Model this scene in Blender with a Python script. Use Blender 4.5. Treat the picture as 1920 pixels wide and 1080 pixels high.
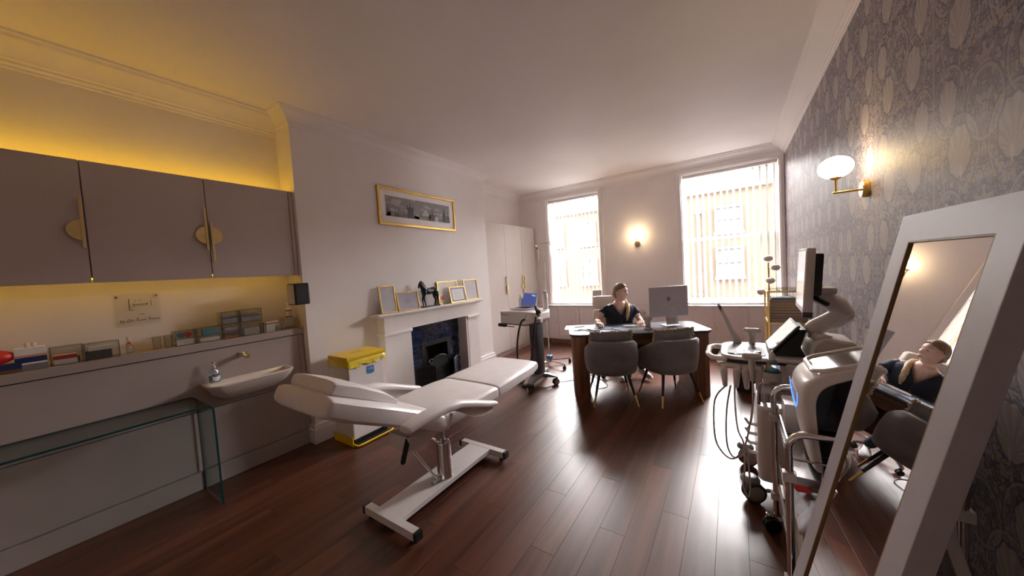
import bpy, bmesh, math, random
from mathutils import Vector as V, Matrix, noise
for _o in list(bpy.data.objects): bpy.data.objects.remove(_o)
SC = bpy.context.scene; COL = SC.collection; PI = math.pi
random.seed(7)
sin, cos = math.sin, math.cos

# ------------------------------------------------------------------ camera
cam = bpy.data.objects.new('camera', bpy.data.cameras.new('camera')); COL.objects.link(cam)
cam.data.sensor_fit = 'HORIZONTAL'; cam.data.sensor_width = 36; cam.data.lens = 627.33/1920*36
cam.data.clip_start = .02; cam.data.clip_end = 200
def cam_axes(yaw, pitch, roll):
    f = V((-sin(yaw)*cos(pitch), cos(yaw)*cos(pitch), sin(pitch))); r = V((cos(yaw), sin(yaw), 0)); u = r.cross(f)
    return cos(roll)*r+sin(roll)*u, -sin(roll)*r+cos(roll)*u, f
_r, _u, _f = cam_axes(.58467, -.04753, -.06282)
cam.matrix_world = Matrix(((_r.x,_u.x,-_f.x,0),(_r.y,_u.y,-_f.y,0),(_r.z,_u.z,-_f.z,1.52),(0,0,0,1)))
SC.camera = cam

# ------------------------------------------------------------------ sky, daylight, exposure
SC.view_settings.view_transform = 'Standard'; SC.view_settings.look = 'None'
SC.view_settings.exposure = 0.62; SC.view_settings.gamma = 1; SC.view_settings.use_curve_mapping = False
wd = bpy.data.worlds.new('overcast_sky'); SC.world = wd; wd.use_nodes = True
wb = wd.node_tree.nodes['Background']; wb.inputs['Color'].default_value = (1.0,.955,.95,1); wb.inputs['Strength'].default_value = 56
def portal(x0, x1, z0, z1, y):
    l = bpy.data.lights.new('window_portal', 'AREA'); l.shape = 'RECTANGLE'; l.size = x1-x0; l.size_y = z1-z0
    l.cycles.is_portal = True
    o = bpy.data.objects.new('window_portal', l); COL.objects.link(o)
    o.location = ((x0+x1)/2, y, (z0+z1)/2); o.rotation_euler = (-PI/2, 0, 0)
W1 = (-3.19, -2.09); W2 = (-.69, .61); WZ = (.825, 2.95); YB = 6.3; H = 3.13; XR = .66; YF = -1.6
for a, b in (W1, W2): portal(a, b, WZ[0], WZ[1], 6.66)
SC.cycles.max_bounces = 10; SC.cycles.diffuse_bounces = 8; SC.cycles.transparent_max_bounces = 24
SC.cycles.sample_clamp_indirect = 6; SC.cycles.use_denoising = True
SC.cycles.caustics_reflective = False; SC.cycles.caustics_refractive = False

# ------------------------------------------------------------------ materials
def new_mat(name):
    m = bpy.data.materials.new(name); m.use_nodes = True
    return m, m.node_tree, m.node_tree.nodes['Principled BSDF']
def P(name, col, rough=.5, metal=0, var=.05, scale=30, bump=.0, bscale=200, coat=0, sheen=0, emit=None, estr=0, spec=.5, coords='Object'):
    m, t, b = new_mat(name); N, L = t.nodes, t.links
    tc = N.new('ShaderNodeTexCoord'); nz = N.new('ShaderNodeTexNoise'); nz.inputs['Scale'].default_value = scale; nz.inputs['Detail'].default_value = 3
    L.new(tc.outputs[coords], nz.inputs['Vector'])
    cr = N.new('ShaderNodeValToRGB'); e = cr.color_ramp.elements
    e[0].position = .3; e[1].position = .7
    e[0].color = tuple(max(0, c*(1-var)) for c in col)+(1,); e[1].color = tuple(min(1, c*(1+var)) for c in col)+(1,)
    L.new(nz.outputs['Fac'], cr.inputs['Fac']); L.new(cr.outputs['Color'], b.inputs['Base Color'])
    b.inputs['Roughness'].default_value = rough; b.inputs['Metallic'].default_value = metal
    b.inputs['Coat Weight'].default_value = coat; b.inputs['Coat Roughness'].default_value = .1; b.inputs['Sheen Weight'].default_value = sheen
    b.inputs['Specular IOR Level'].default_value = spec
    if bump:
        n2 = N.new('ShaderNodeTexNoise'); n2.inputs['Scale'].default_value = bscale; L.new(tc.outputs[coords], n2.inputs['Vector'])
        bp = N.new('ShaderNodeBump'); bp.inputs['Strength'].default_value = bump; bp.inputs['Distance'].default_value = .002
        L.new(n2.outputs['Fac'], bp.inputs['Height']); L.new(bp.outputs['Normal'], b.inputs['Normal'])
    if emit:
        b.inputs['Emission Color'].default_value = tuple(emit)+(1,); b.inputs['Emission Strength'].default_value = estr
    return m
def clear_mat(name, tint, gloss=.08, rough=.02, mixdiff=0, dcol=(1,1,1)):
    """thin clear sheet: tinted transparency plus a glossy surface"""
    m = bpy.data.materials.new(name); m.use_nodes = True; t = m.node_tree; N, L = t.nodes, t.links
    N.remove(N['Principled BSDF']); out = N['Material Output']
    tr = N.new('ShaderNodeBsdfTransparent'); tr.inputs['Color'].default_value = tuple(tint)+(1,)
    gl = N.new('ShaderNodeBsdfGlossy'); gl.inputs['Roughness'].default_value = rough
    fr = N.new('ShaderNodeLayerWeight'); fr.inputs['Blend'].default_value = .35
    mp = N.new('ShaderNodeMapRange'); mp.inputs['To Min'].default_value = gloss*.5; mp.inputs['To Max'].default_value = min(1, gloss*5)
    L.new(fr.outputs['Fresnel'], mp.inputs['Value'])
    mx = N.new('ShaderNodeMixShader'); L.new(mp.outputs['Result'], mx.inputs[0]); L.new(tr.outputs[0], mx.inputs[1]); L.new(gl.outputs[0], mx.inputs[2])
    last = mx
    if mixdiff:
        df = N.new('ShaderNodeBsdfDiffuse'); df.inputs['Color'].default_value = tuple(dcol)+(1,)
        nz = N.new('ShaderNodeTexNoise'); nz.inputs['Scale'].default_value = 40
        ma = N.new('ShaderNodeMath'); ma.operation = 'MULTIPLY'; ma.inputs[1].default_value = mixdiff*2; L.new(nz.outputs['Fac'], ma.inputs[0])
        m2 = N.new('ShaderNodeMixShader'); L.new(ma.outputs[0], m2.inputs[0]); L.new(mx.outputs[0], m2.inputs[1]); L.new(df.outputs[0], m2.inputs[2]); last = m2
    L.new(last.outputs[0], out.inputs['Surface'])
    return m
def wood_mat(name, c0, c1, rough, axis='y', coat=0, scale=1.0, rnd=.0, bump=.0):
    m, t, b = new_mat(name); N, L = t.nodes, t.links
    tc = N.new('ShaderNodeTexCoord'); oi = N.new('ShaderNodeObjectInfo')
    mp = N.new('ShaderNodeMapping'); s = {'x':(1.2,26,26),'y':(26,1.2,26),'z':(26,26,1.2)}[axis]
    mp.inputs['Scale'].default_value = tuple(v*scale for v in s)
    ad = N.new('ShaderNodeVectorMath'); ad.operation = 'ADD'
    cx = N.new('ShaderNodeCombineXYZ'); ml = N.new('ShaderNodeMath'); ml.operation = 'MULTIPLY'; ml.inputs[1].default_value = 37 if rnd else 0
    L.new(oi.outputs['Random'], ml.inputs[0])
    for i in range(3): L.new(ml.outputs[0], cx.inputs[i])
    L.new(tc.outputs['Object'], ad.inputs[0]); L.new(cx.outputs[0], ad.inputs[1]); L.new(ad.outputs[0], mp.inputs['Vector'])
    nz = N.new('ShaderNodeTexNoise'); nz.inputs['Scale'].default_value = 1; nz.inputs['Detail'].default_value = 6; nz.inputs['Distortion'].default_value = .8
    L.new(mp.outputs[0], nz.inputs['Vector'])
    cr = N.new('ShaderNodeValToRGB'); e = cr.color_ramp.elements; e[0].position = .32; e[1].position = .68; e[0].color = tuple(c0)+(1,); e[1].color = tuple(c1)+(1,)
    L.new(nz.outputs['Fac'], cr.inputs['Fac'])
    hv = N.new('ShaderNodeHueSaturation'); L.new(cr.outputs['Color'], hv.inputs['Color'])
    mr = N.new('ShaderNodeMapRange'); mr.inputs['To Min'].default_value = 1-rnd; mr.inputs['To Max'].default_value = 1+rnd; L.new(oi.outputs['Random'], mr.inputs['Value'])
    L.new(mr.outputs[0], hv.inputs['Value']); L.new(hv.outputs[0], b.inputs['Base Color'])
    r2 = N.new('ShaderNodeMapRange'); r2.inputs['To Min'].default_value = rough*.93; r2.inputs['To Max'].default_value = rough*1.1
    L.new(nz.outputs['Fac'], r2.inputs['Value']); L.new(r2.outputs[0], b.inputs['Roughness'])
    b.inputs['Coat Weight'].default_value = coat; b.inputs['Coat Roughness'].default_value = .2
    if bump:
        bp = N.new('ShaderNodeBump'); bp.inputs['Strength'].default_value = bump; bp.inputs['Distance'].default_value = .001
        L.new(nz.outputs['Fac'], bp.inputs['Height']); L.new(bp.outputs['Normal'], b.inputs['Normal'])
    return m
def wallpaper_mat():
    m, t, b = new_mat('floral_wallpaper'); N, L = t.nodes, t.links
    def M(op, a, c=None, d=None):
        n = N.new('ShaderNodeMath'); n.operation = op
        for i, v in enumerate((a, c, d)):
            if v is None: continue
            if isinstance(v, (int, float)): n.inputs[i].default_value = v
            else: L.new(v, n.inputs[i])
        return n.outputs[0]
    def mix(f, a, c):
        n = N.new('ShaderNodeMix'); n.data_type = 'RGBA'; L.new(f, n.inputs[0])
        for i, v in ((6, a), (7, c)):
            if isinstance(v, tuple): n.inputs[i].default_value = v+(1,)
            else: L.new(v, n.inputs[i])
        return n.outputs[2]
    tc = N.new('ShaderNodeTexCoord'); sp = N.new('ShaderNodeSeparateXYZ'); L.new(tc.outputs['Object'], sp.inputs[0])
    y, z = sp.outputs['Y'], sp.outputs['Z']
    d = M('PINGPONG', M('ADD', y, -2.01+6.2), .31)                  # mirrored repeat of the paper
    zz = M('MODULO', M('ADD', z, .0), .435)
    cv = N.new('ShaderNodeCombineXYZ'); L.new(d, cv.inputs[0]); L.new(zz, cv.inputs[1])
    wn = N.new('ShaderNodeTexNoise'); wn.inputs['Scale'].default_value = 26; wn.inputs['Detail'].default_value = 1; L.new(cv.outputs[0], wn.inputs['Vector'])
    wm = N.new('ShaderNodeVectorMath'); wm.operation = 'MULTIPLY_ADD'; wm.inputs[1].default_value = (.035,.035,.035); L.new(wn.outputs['Color'], wm.inputs[0]); L.new(cv.outputs[0], wm.inputs[2])
    vo = N.new('ShaderNodeTexVoronoi'); vo.inputs['Scale'].default_value = 44; L.new(wm.outputs[0], vo.inputs['Vector'])
    ve = N.new('ShaderNodeTexVoronoi'); ve.feature = 'DISTANCE_TO_EDGE'; ve.inputs['Scale'].default_value = 44; L.new(wm.outputs[0], ve.inputs['Vector'])
    nz = N.new('ShaderNodeTexNoise'); nz.inputs['Scale'].default_value = 14; L.new(cv.outputs[0], nz.inputs['Vector'])
    sc = N.new('ShaderNodeSeparateColor'); L.new(vo.outputs['Color'], sc.inputs[0])
    base = mix(nz.outputs['Fac'], (.275,.235,.25), (.175,.15,.18))
    leaf = mix(M('GREATER_THAN', sc.outputs[1], .55), base, (.34,.295,.30))
    edge = M('MULTIPLY', M('LESS_THAN', ve.outputs['Distance'], M('MULTIPLY_ADD', sc.outputs[2], .16, .0)), M('GREATER_THAN', sc.outputs[2], .35))
    c = mix(M('MULTIPLY', edge, .8), leaf, (.065,.052,.09))
    yel = M('MULTIPLY', M('GREATER_THAN', sc.outputs[0], .77), M('LESS_THAN', vo.outputs['Distance'], .36))
    c = mix(M('MULTIPLY', yel, .8), c, (.47,.33,.15))
    # curling stems
    def ring(cy, cz, r, w):
        a = M('SUBTRACT', d, cy); e = M('SUBTRACT', zz, cz)
        rr = M('SQRT', M('ADD', M('MULTIPLY', a, a), M('MULTIPLY', M('MULTIPLY', e, e), .7)))
        return M('LESS_THAN', M('ABSOLUTE', M('SUBTRACT', rr, r)), w)
    for cy, cz, r in ((.17,.08,.115), (.105,.285,.10), (.31,.21,.09), (0,.40,.08)):
        c = mix(M('MULTIPLY', ring(cy, cz, r, .0036), .75), c, (.37,.33,.35))
        c = mix(M('MULTIPLY', ring(cy, cz, r+.008, .002), .7), c, (.07,.06,.1))
    c = mix(M('LESS_THAN', d, .006), c, (.33,.29,.31))
    # large pale flowers
    wob = M('MULTIPLY_ADD', nz.outputs['Fac'], .7, .65)
    def flower(cy, cz, ry, rz):
        a = M('DIVIDE', M('SUBTRACT', d, cy), ry); e = M('DIVIDE', M('SUBTRACT', zz, cz), rz)
        q = M('ADD', M('MULTIPLY', a, a), M('MULTIPLY', e, e))
        return M('MULTIPLY', q, M('MULTIPLY_ADD', M('SINE', M('MULTIPLY', M('ARCTAN2', a, e), 9)), .09, 1.0))
    for cy, cz, ry, rz in ((.172,.098,.068,.088), (.100,.285,.060,.078), (.172,.098+.435,.068,.088)):
        q = M('DIVIDE', flower(cy, cz, ry, rz), wob)
        c = mix(M('MULTIPLY', M('LESS_THAN', q, 1.22), .7), c, (.08,.07,.11))
        an = M('ARCTAN2', M('SUBTRACT', d, cy), M('SUBTRACT', zz, cz-rz*.75))
        pf = M('MULTIPLY_ADD', M('SINE', M('MULTIPLY_ADD', wn.outputs['Fac'], 5, M('MULTIPLY', an, 19))), .5, .5)
        c = mix(M('LESS_THAN', q, 1.0), c, mix(pf, (.33,.29,.285), (.43,.38,.37)))
        c = mix(M('MULTIPLY', M('LESS_THAN', flower(cy+.012, cz-rz*.78, .009, .022), 1), .9), c, (.52,.45,.42))
    L.new(c, b.inputs['Base Color']); b.inputs['Roughness'].default_value = .55
    return m
def brick_far():
    m, t, b = new_mat('pale_brick_facade'); N, L = t.nodes, t.links
    tc = N.new('ShaderNodeTexCoord'); mp = N.new('ShaderNodeMapping'); mp.inputs['Rotation'].default_value = (PI/2,0,0); L.new(tc.outputs['Object'], mp.inputs[0])
    br = N.new('ShaderNodeTexBrick'); br.inputs['Scale'].default_value = 4.4; L.new(mp.outputs[0], br.inputs['Vector'])
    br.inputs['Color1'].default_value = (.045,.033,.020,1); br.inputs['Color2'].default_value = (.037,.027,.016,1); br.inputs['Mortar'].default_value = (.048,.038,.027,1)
    L.new(br.outputs['Color'], b.inputs['Base Color']); b.inputs['Roughness'].default_value = .9
    return m
MT = dict(
    wall=P('warm_white_paint', (.86,.815,.81), .6, var=.02, scale=3, bump=.03),
    ceil=P('ceiling_paint', (.87,.825,.82), .55, var=.02, scale=2),
    trim=P('white_gloss_trim', (.85,.805,.80), .35, var=.02, scale=6),
    frame=P('white_window_paint', (.85,.81,.80), .35, var=.02, scale=6),
    grey=P('cashmere_lacquer', (.54,.465,.46), .38, var=.03, scale=4),
    grey2=P('taupe_panel', (.42,.355,.335), .4, var=.03, scale=4),
    ward=P('pale_stone_lacquer', (.66,.60,.57), .8, spec=.1, var=.02, scale=4),
    dark=P('shadow_gap_black', (.02,.017,.017), .7),
    bpale=P('pale_satin_brass', (.80,.62,.30), .45, .6, var=.05, scale=40), mount=P('white_mount_board', (.95,.94,.94), .5, var=.01), gold=P('brushed_brass', (.72,.48,.15), .28, 1, var=.08, scale=60),
    pgold=P('gilt_frame', (.66,.42,.10), .35, .8, var=.25, scale=90, bump=.4, bscale=120),
    chrome=P('polished_chrome', (.82,.80,.80), .07, 1, var=.02),
    steel=P('brushed_steel', (.62,.60,.60), .25, 1, var=.05, scale=80),
    black=P('matt_black_plastic', (.012,.012,.014), .45, var=.2),
    gblack=P('gloss_black_plastic', (.006,.006,.008), .12, var=.2),
    rubber=P('black_rubber', (.02,.02,.022), .7, var=.2),
    dgrey=P('charcoal_plastic', (.07,.072,.08), .4, var=.1),
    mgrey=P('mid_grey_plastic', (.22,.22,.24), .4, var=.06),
    lgrey=P('light_grey_plastic', (.56,.52,.50), .4, var=.04),
    white=P('white_plastic', (.86,.81,.79), .3, var=.02, coat=.2),
    cream=P('cream_plastic', (.72,.66,.62), .38, var=.03),
    metalw=P('white_powder_coat', (.78,.73,.72), .3, var=.02, coat=.3),
    leather=P('white_faux_leather', (.80,.745,.74), .33, var=.03, scale=12, bump=.12, bscale=260, coat=.15),
    cleather=P('cream_leather', (.66,.58,.50), .45, var=.04, scale=12, bump=.12, bscale=260),
    ceramic=P('white_ceramic', (.72,.64,.58), .12, var=.01, coat=.5),
    tile=None, yellow=P('yellow_plastic', (.80,.52,.01), .35, var=.04),
    ybag=P('thin_yellow_bag', (.78,.60,.04), .3, var=.15, scale=25, bump=.5, bscale=40),
    paper=P('paper', (.88,.86,.87), .8, var=.02), blue=P('blue_print', (.07,.22,.50), .5, var=.1),
    teal=P('teal_card', (.02,.30,.36), .5, var=.06), navy=P('navy_card', (.015,.03,.13), .5, var=.1),
    red=P('red_plastic', (.62,.02,.02), .35, var=.06), orange=P('orange_print', (.7,.2,.08), .5),
    brown=P('brown_card', (.16,.08,.045), .6, var=.1), ink=P('dark_ink', (.05,.035,.02), .6),
    velvet=P('grey_velvet', (.165,.15,.16), .75, var=.18, scale=9, sheen=.6, bump=.1, bscale=300),
    fringe=P('beige_fringe', (.45,.36,.24), .85, var=.3, scale=60, bump=.4, bscale=200),
    scrub=P('navy_scrub_cloth', (.007,.009,.020), .8, var=.2, scale=20, bump=.2, bscale=150),
    skin=P('skin', (.64,.40,.30), .5, var=.06, scale=25), hair=P('brown_hair', (.20,.12,.065), .45, var=.3, scale=60, bump=.3, bscale=150),
    blond=P('blond_hair', (.42,.28,.13), .45, var=.3, scale=70, bump=.4, bscale=150), lip=P('lip', (.52,.25,.21), .45), eye=P('dark_eye', (.03,.02,.02), .2),
    alu=P('silver_aluminium', (.62,.58,.62), .35, .3, var=.03), foil=P('crinkled_foil', (.5,.5,.52), .25, .8, var=.3, scale=40, bump=.8, bscale=60),
    bronze=P('dark_bronze', (.018,.020,.028), .33, .3, var=.2, scale=30), led=P('yellow_led', (1,.7,.1), .5, emit=(1,.58,.008), estr=9.5), led2=P('dimmer_yellow_led', (1,.7,.1), .5, emit=(1,.58,.005), estr=3.2),
    globe=P('glowing_opal_glass', (1,.9,.75), .3, emit=(1,.73,.40), estr=15), opal=P('unlit_opal_glass', (.72,.66,.63), .25, var=.01, coat=.5),
    lcd=P('laptop_screen_glow', (.02,.03,.08), .25, emit=(.045,.06,.20), estr=.8), lcdt=P('screen_text_glow', (.2,.4,.6), .3, emit=(.25,.5,.8), estr=1),
    bglow=P('blue_light_strip', (.1,.3,.9), .3, emit=(.08,.25,1), estr=1.2), tablet=P('glossy_touch_screen', (.30,.27,.25), .06, var=.02, coat=1),
    lcdoff=P('pale_lcd', (.38,.37,.39), .16, var=.02, coat=.4), hblue=P('blue_liquid', (.01,.24,.38), .15, var=.05, coat=.5),
    glass=clear_mat('window_glass', (.98,.99,.99), .04), acr=clear_mat('clear_acrylic', (.95,.95,.94), .06, .04, .03, (.7,.68,.62)),
    tglass=clear_mat('clear_table_glass', (.86,.92,.90), .10, .01), gedge=P('green_glass_edge', (.004,.05,.055), .12, var=.1, coat=.6),
    bottle=clear_mat('clear_bottle', (.90,.94,.97), .14, .05, .14, (.7,.75,.8)),
    walnut=wood_mat('walnut_veneer', (.095,.036,.018), (.31,.14,.075), .38, 'z', scale=.8), walx=wood_mat('walnut_veneer_horizontal', (.095,.036,.018), (.30,.13,.07), .38, 'x', scale=.8),
    dtop=P('grey_desk_laminate', (.15,.16,.20), .26, var=.06, scale=8), oakf=wood_mat('dark_frame_wood', (.10,.05,.02), (.24,.13,.06), .5, 'z'),
    floor=wood_mat('walnut_floor_board', (.060,.0185,.0105), (.138,.047,.025), .34, 'y', coat=.10, scale=.5, rnd=.14, bump=.02),
    mirror=P('silvered_mirror', (.86,.86,.86), .008, 1, var=.005), paperw=wallpaper_mat(), brick=brick_far(),
)
MT['tile'] = wood_mat('navy_glazed_tile', (.004,.012,.046), (.009,.032,.105), .14, 'x', coat=.6, scale=.5, rnd=.35)
def blind_mat():
    m = bpy.data.materials.new('white_blind_fabric'); m.use_nodes = True; t = m.node_tree; N, L = t.nodes, t.links
    N.remove(N['Principled BSDF']); d = N.new('ShaderNodeBsdfDiffuse'); r = N.new('ShaderNodeBsdfTranslucent')
    w = N.new('ShaderNodeTexWave'); w.inputs['Scale'].default_value = 60; cr = N.new('ShaderNodeValToRGB')
    cr.color_ramp.elements[0].color = (.50,.48,.46,1); cr.color_ramp.elements[1].color = (.56,.54,.52,1)
    L.new(w.outputs['Fac'], cr.inputs[0]); L.new(cr.outputs[0], d.inputs[0]); L.new(cr.outputs[0], r.inputs[0])
    x = N.new('ShaderNodeMixShader'); x.inputs[0].default_value = .08; L.new(d.outputs[0], x.inputs[1]); L.new(r.outputs[0], x.inputs[2]); L.new(x.outputs[0], N['Material Output'].inputs[0])
    return m
MT['blind'] = blind_mat()
def print_mat(name, kind):
    """flat print inside a picture frame; uses the panel's own object coordinates (x across, z up, 0..1 by scale)"""
    m, t, b = new_mat(name); N, L = t.nodes, t.links
    tc = N.new('ShaderNodeTexCoord'); sp = N.new('ShaderNodeSeparateXYZ'); L.new(tc.outputs['Generated'], sp.inputs[0])
    def M(op, a, c=None):
        n = N.new('ShaderNodeMath'); n.operation = op
        for i, v in enumerate((a, c)):
            if v is None: continue
            if isinstance(v, (int, float)): n.inputs[i].default_value = v
            else: L.new(v, n.inputs[i])
        return n.outputs[0]
    def mix(f, a, c):
        n = N.new('ShaderNodeMix'); n.data_type = 'RGBA'; L.new(f, n.inputs[0])
        for i, v in ((6, a), (7, c)):
            if isinstance(v, tuple): n.inputs[i].default_value = v+(1,)
            else: L.new(v, n.inputs[i])
        return n.outputs[2]
    u, v = sp.outputs['X' if kind != 'sky' else 'Y'], sp.outputs['Z']
    nz = N.new('ShaderNodeTexNoise'); L.new(tc.outputs['Generated'], nz.inputs['Vector'])
    if kind == 'sky':
        nz.inputs['Scale'].default_value = 4
        c = mix(M('MULTIPLY', M('GREATER_THAN', nz.outputs['Fac'], .56), .6), (.25,.24,.25), (.55,.53,.53))
        L.new(c, b.inputs['Base Color'])
    b.inputs['Roughness'].default_value = .35
    return m
MT['photo'] = print_mat('grey_photo_sky', 'sky')

# ------------------------------------------------------------------ mesh helpers
def smooth2(pts, k=4, closed=True):
    n = len(pts); q = []
    for i in range(n if closed else n-1):
        g = lambda j: V(pts[j % n]) if closed else V(pts[min(n-1, max(0, j))])
        a, b, c, d = g(i-1), g(i), g(i+1), g(i+2)
        for s in range(k):
            u = s/k; q.append(tuple(.5*((2*b)+(c-a)*u+(2*a-5*b+4*c-d)*u*u+(3*b-a-3*c+d)*u**3)))
    if not closed: q.append(tuple(pts[-1]))
    return q
def spl(pts): return smooth2([V(q) for q in pts], 6, False)
def rotz(a): return Matrix.Rotation(a, 4, 'Z')
def trs(loc, rz=0, rx=0, ry=0):
    return Matrix.Translation(V(loc)) @ Matrix.Rotation(rz,4,'Z') @ Matrix.Rotation(ry,4,'Y') @ Matrix.Rotation(rx,4,'X')
class MB:
    def __init__(s, M=None): s.bm = bmesh.new(); s.M = M or Matrix()
    def add(s, vs, fs):
        b = [s.bm.verts.new(s.M @ V(v)) for v in vs]
        for f in fs:
            try: s.bm.faces.new([b[i] for i in f])
            except ValueError: pass
        return s
    def box(s, x0, x1, y0, y1, z0, z1):
        return s.add([(x0,y0,z0),(x1,y0,z0),(x1,y1,z0),(x0,y1,z0),(x0,y0,z1),(x1,y0,z1),(x1,y1,z1),(x0,y1,z1)],
                     [(0,3,2,1),(4,5,6,7),(0,1,5,4),(1,2,6,5),(2,3,7,6),(3,0,4,7)])
    def prism(s, poly, a, b, ax='z'):
        """polygon (2-D) extruded from a to b along ax; 2-D axes are the other two in xyz order"""
        f = {'z':lambda p,h:(p[0],p[1],h),'y':lambda p,h:(p[0],h,p[1]),'x':lambda p,h:(h,p[0],p[1])}[ax]; n = len(poly)
        return s.add([f(p,a) for p in poly]+[f(p,b) for p in poly],
                     [tuple(range(n))[::-1], tuple(range(n,2*n))]+[(i,(i+1)%n,n+(i+1)%n,n+i) for i in range(n)])
    def loft(s, rings, cap=True, closed=True):
        n = len(rings[0]); loop = len(rings) > 2 and rings[0] is rings[-1]
        if loop: rings = rings[:-1]
        vs = [p for r in rings for p in r]; fs = []; K = len(rings)
        for k in range(K if loop else K-1):
            q = (k+1) % K
            for i in range(n if closed else n-1):
                j = (i+1)%n; fs.append((k*n+i, k*n+j, q*n+j, q*n+i))
        if cap and closed and not loop: fs += [tuple(range(n))[::-1], tuple(range((len(rings)-1)*n, len(rings)*n))]
        return s.add(vs, fs)
    def lathe(s, prof, c=(0,0,0), n=20, ax='z', sx=1, sy=1):
        g = {'z':lambda x,y,h:(c[0]+x*sx,c[1]+y*sy,c[2]+h),'x':lambda x,y,h:(c[0]+h,c[1]+x*sx,c[2]+y*sy),'y':lambda x,y,h:(c[0]+x*sx,c[1]+h,c[2]+y*sy)}[ax]
        return s.loft([[g(r*cos(2*PI*i/n), r*sin(2*PI*i/n), h) for i in range(n)] for r, h in prof])
    def ell(s, c, r, n=18, m=10):
        if not hasattr(r, '__len__'): r = (r,r,r)
        return s.lathe([(max(1e-4, sin(PI*k/m)), -cos(PI*k/m)) for k in range(m+1)], (0,0,0), n) if False else \
            s.loft([[(c[0]+r[0]*max(.002,sin(PI*k/m))*cos(2*PI*i/n), c[1]+r[1]*max(.002,sin(PI*k/m))*sin(2*PI*i/n), c[2]-r[2]*cos(PI*k/m)) for i in range(n)] for k in range(m+1)])
    def tube(s, pts, r, n=8, cap=True, round_=False, closed=False):
        pts = [V(p) for p in pts]; k = len(pts); rr = r if hasattr(r, '__len__') else [r]*k
        T = []
        for i in range(k):
            a = pts[i-1] if i or closed else pts[0]; b = pts[(i+1)%k] if i < k-1 or closed else pts[-1]
            t = (b-a); T.append(t.normalized() if t.length > 1e-9 else V((0,0,1)))
        u = T[0].orthogonal().normalized(); rings = []
        C, R, D = list(pts), list(rr), list(T)
        if round_:
            for sgn, idx in ((-1, 0), (1, -1)):
                ex = [(pts[idx]+T[idx]*sgn*rr[idx]*sin(a), max(rr[idx]*cos(a), rr[idx]*.03), T[idx]) for a in (.5, 1.0, 1.5)]
                if sgn < 0: C = [e[0] for e in ex][::-1]+C; R = [e[1] for e in ex][::-1]+R; D = [e[2] for e in ex][::-1]+D
                else: C += [e[0] for e in ex]; R += [e[1] for e in ex]; D += [e[2] for e in ex]
        for p, q, t in zip(C, R, D):
            u = (u-t*u.dot(t)).normalized(); w = t.cross(u)
            rings.append([p+(u*cos(2*PI*i/n)+w*sin(2*PI*i/n))*q for i in range(n)])
        if closed: rings.append(rings[0])
        return s.loft(rings, cap and not closed)
    def rim(s, x0, x1, z0, z1, w, y0, y1, ax='xz'):
        """rectangular frame of width w lying in the xz plane (or yz), y0..y1 thick"""
        f = (lambda a, t, b: (a, t, b)) if ax == 'xz' else (lambda a, t, b: (t, a, b))
        R = []
        for (a, b, sx, sz) in ((x0,z0,1,1),(x1,z0,-1,1),(x1,z1,-1,-1),(x0,z1,1,-1)):
            R.append([f(a,y0,b), f(a,y1,b), f(a+sx*w,y1,b+sz*w), f(a+sx*w,y0,b+sz*w)])
        return s.loft(R+[R[0]])
    def cyl(s, a, b, r, n=16, r2=None): return s.tube([a, b], [r, r if r2 is None else r2], n)
    def pad(s, st, n=24, p=3.5, xc=0, M=None):
        """upholstered slab: stations (y, z, half width, half thickness, tilt), rounded ends"""
        def ring(y, z, hw, ht, a, k=1):
            o = []
            for i in range(n):
                q = 2*PI*i/n; cx, sx = cos(q), sin(q)
                dx = math.copysign(abs(cx)**(2/p), cx)*(hw-(1-k)*ht*.9); dt = math.copysign(abs(sx)**(2/p), sx)*ht*k
                o.append((xc+dx, y-sin(a)*dt, z+cos(a)*dt))
            return o
        R = []; f, l = st[0], st[-1]
        d0 = V((0,st[1][0]-f[0],st[1][1]-f[1])).normalized(); d1 = V((0,l[0]-st[-2][0],l[1]-st[-2][1])).normalized()
        for k, e in ((.30,0),(.72,.10),(.90,.28),(.98,.6)): R.append(ring(f[0]-d0.y*f[3]*(1-e)*.6, f[1]-d0.z*f[3]*(1-e)*.6, f[2], f[3], f[4], k))
        R += [ring(*q) for q in st]
        for k, e in ((.98,.6),(.90,.28),(.72,.10),(.30,0)): R.append(ring(l[0]+d1.y*l[3]*(1-e)*.6, l[1]+d1.z*l[3]*(1-e)*.6, l[2], l[3], l[4], k))
        return s.loft(R)
    def mesh(s, name, bevel=0, seg=2, angle=.7, smooth=True):
        bm = s.bm; bmesh.ops.recalc_face_normals(bm, faces=bm.faces)
        if bevel:
            ed = [e for e in bm.edges if len(e.link_faces) == 2 and e.calc_face_angle(0) > .6]
            bmesh.ops.bevel(bm, geom=ed, offset=bevel, segments=seg, affect='EDGES', profile=.5, clamp_overlap=True)
        me = bpy.data.meshes.new(name); bm.to_mesh(me); bm.free()
        if smooth:
            me.shade_smooth(); me.set_sharp_from_angle(angle=angle)
        return me
    def build(s, name, mat, parent=None, bevel=0, seg=2, angle=.7, smooth=True, M=None):
        me = s.mesh(name, bevel, seg, angle, smooth); o = link(name, me, mat, parent, M)
        if bevel and smooth:
            w = o.modifiers.new('flat_faces', 'WEIGHTED_NORMAL'); w.keep_sharp = True; w.weight = 100
        return o
def link(name, me, mat, parent=None, M=None):
    o = bpy.data.objects.new(name, me); COL.objects.link(o)
    if mat is not None and not me.materials: me.materials.append(MT[mat] if isinstance(mat, str) else mat)
    if parent is not None: o.parent = parent
    if M is not None: o.matrix_local = M
    return o
def tag(o, label, cat, group=None, kind=None):
    o['label'] = label; o['category'] = cat
    if group: o['group'] = group
    if kind: o['kind'] = kind
    return o
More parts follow.
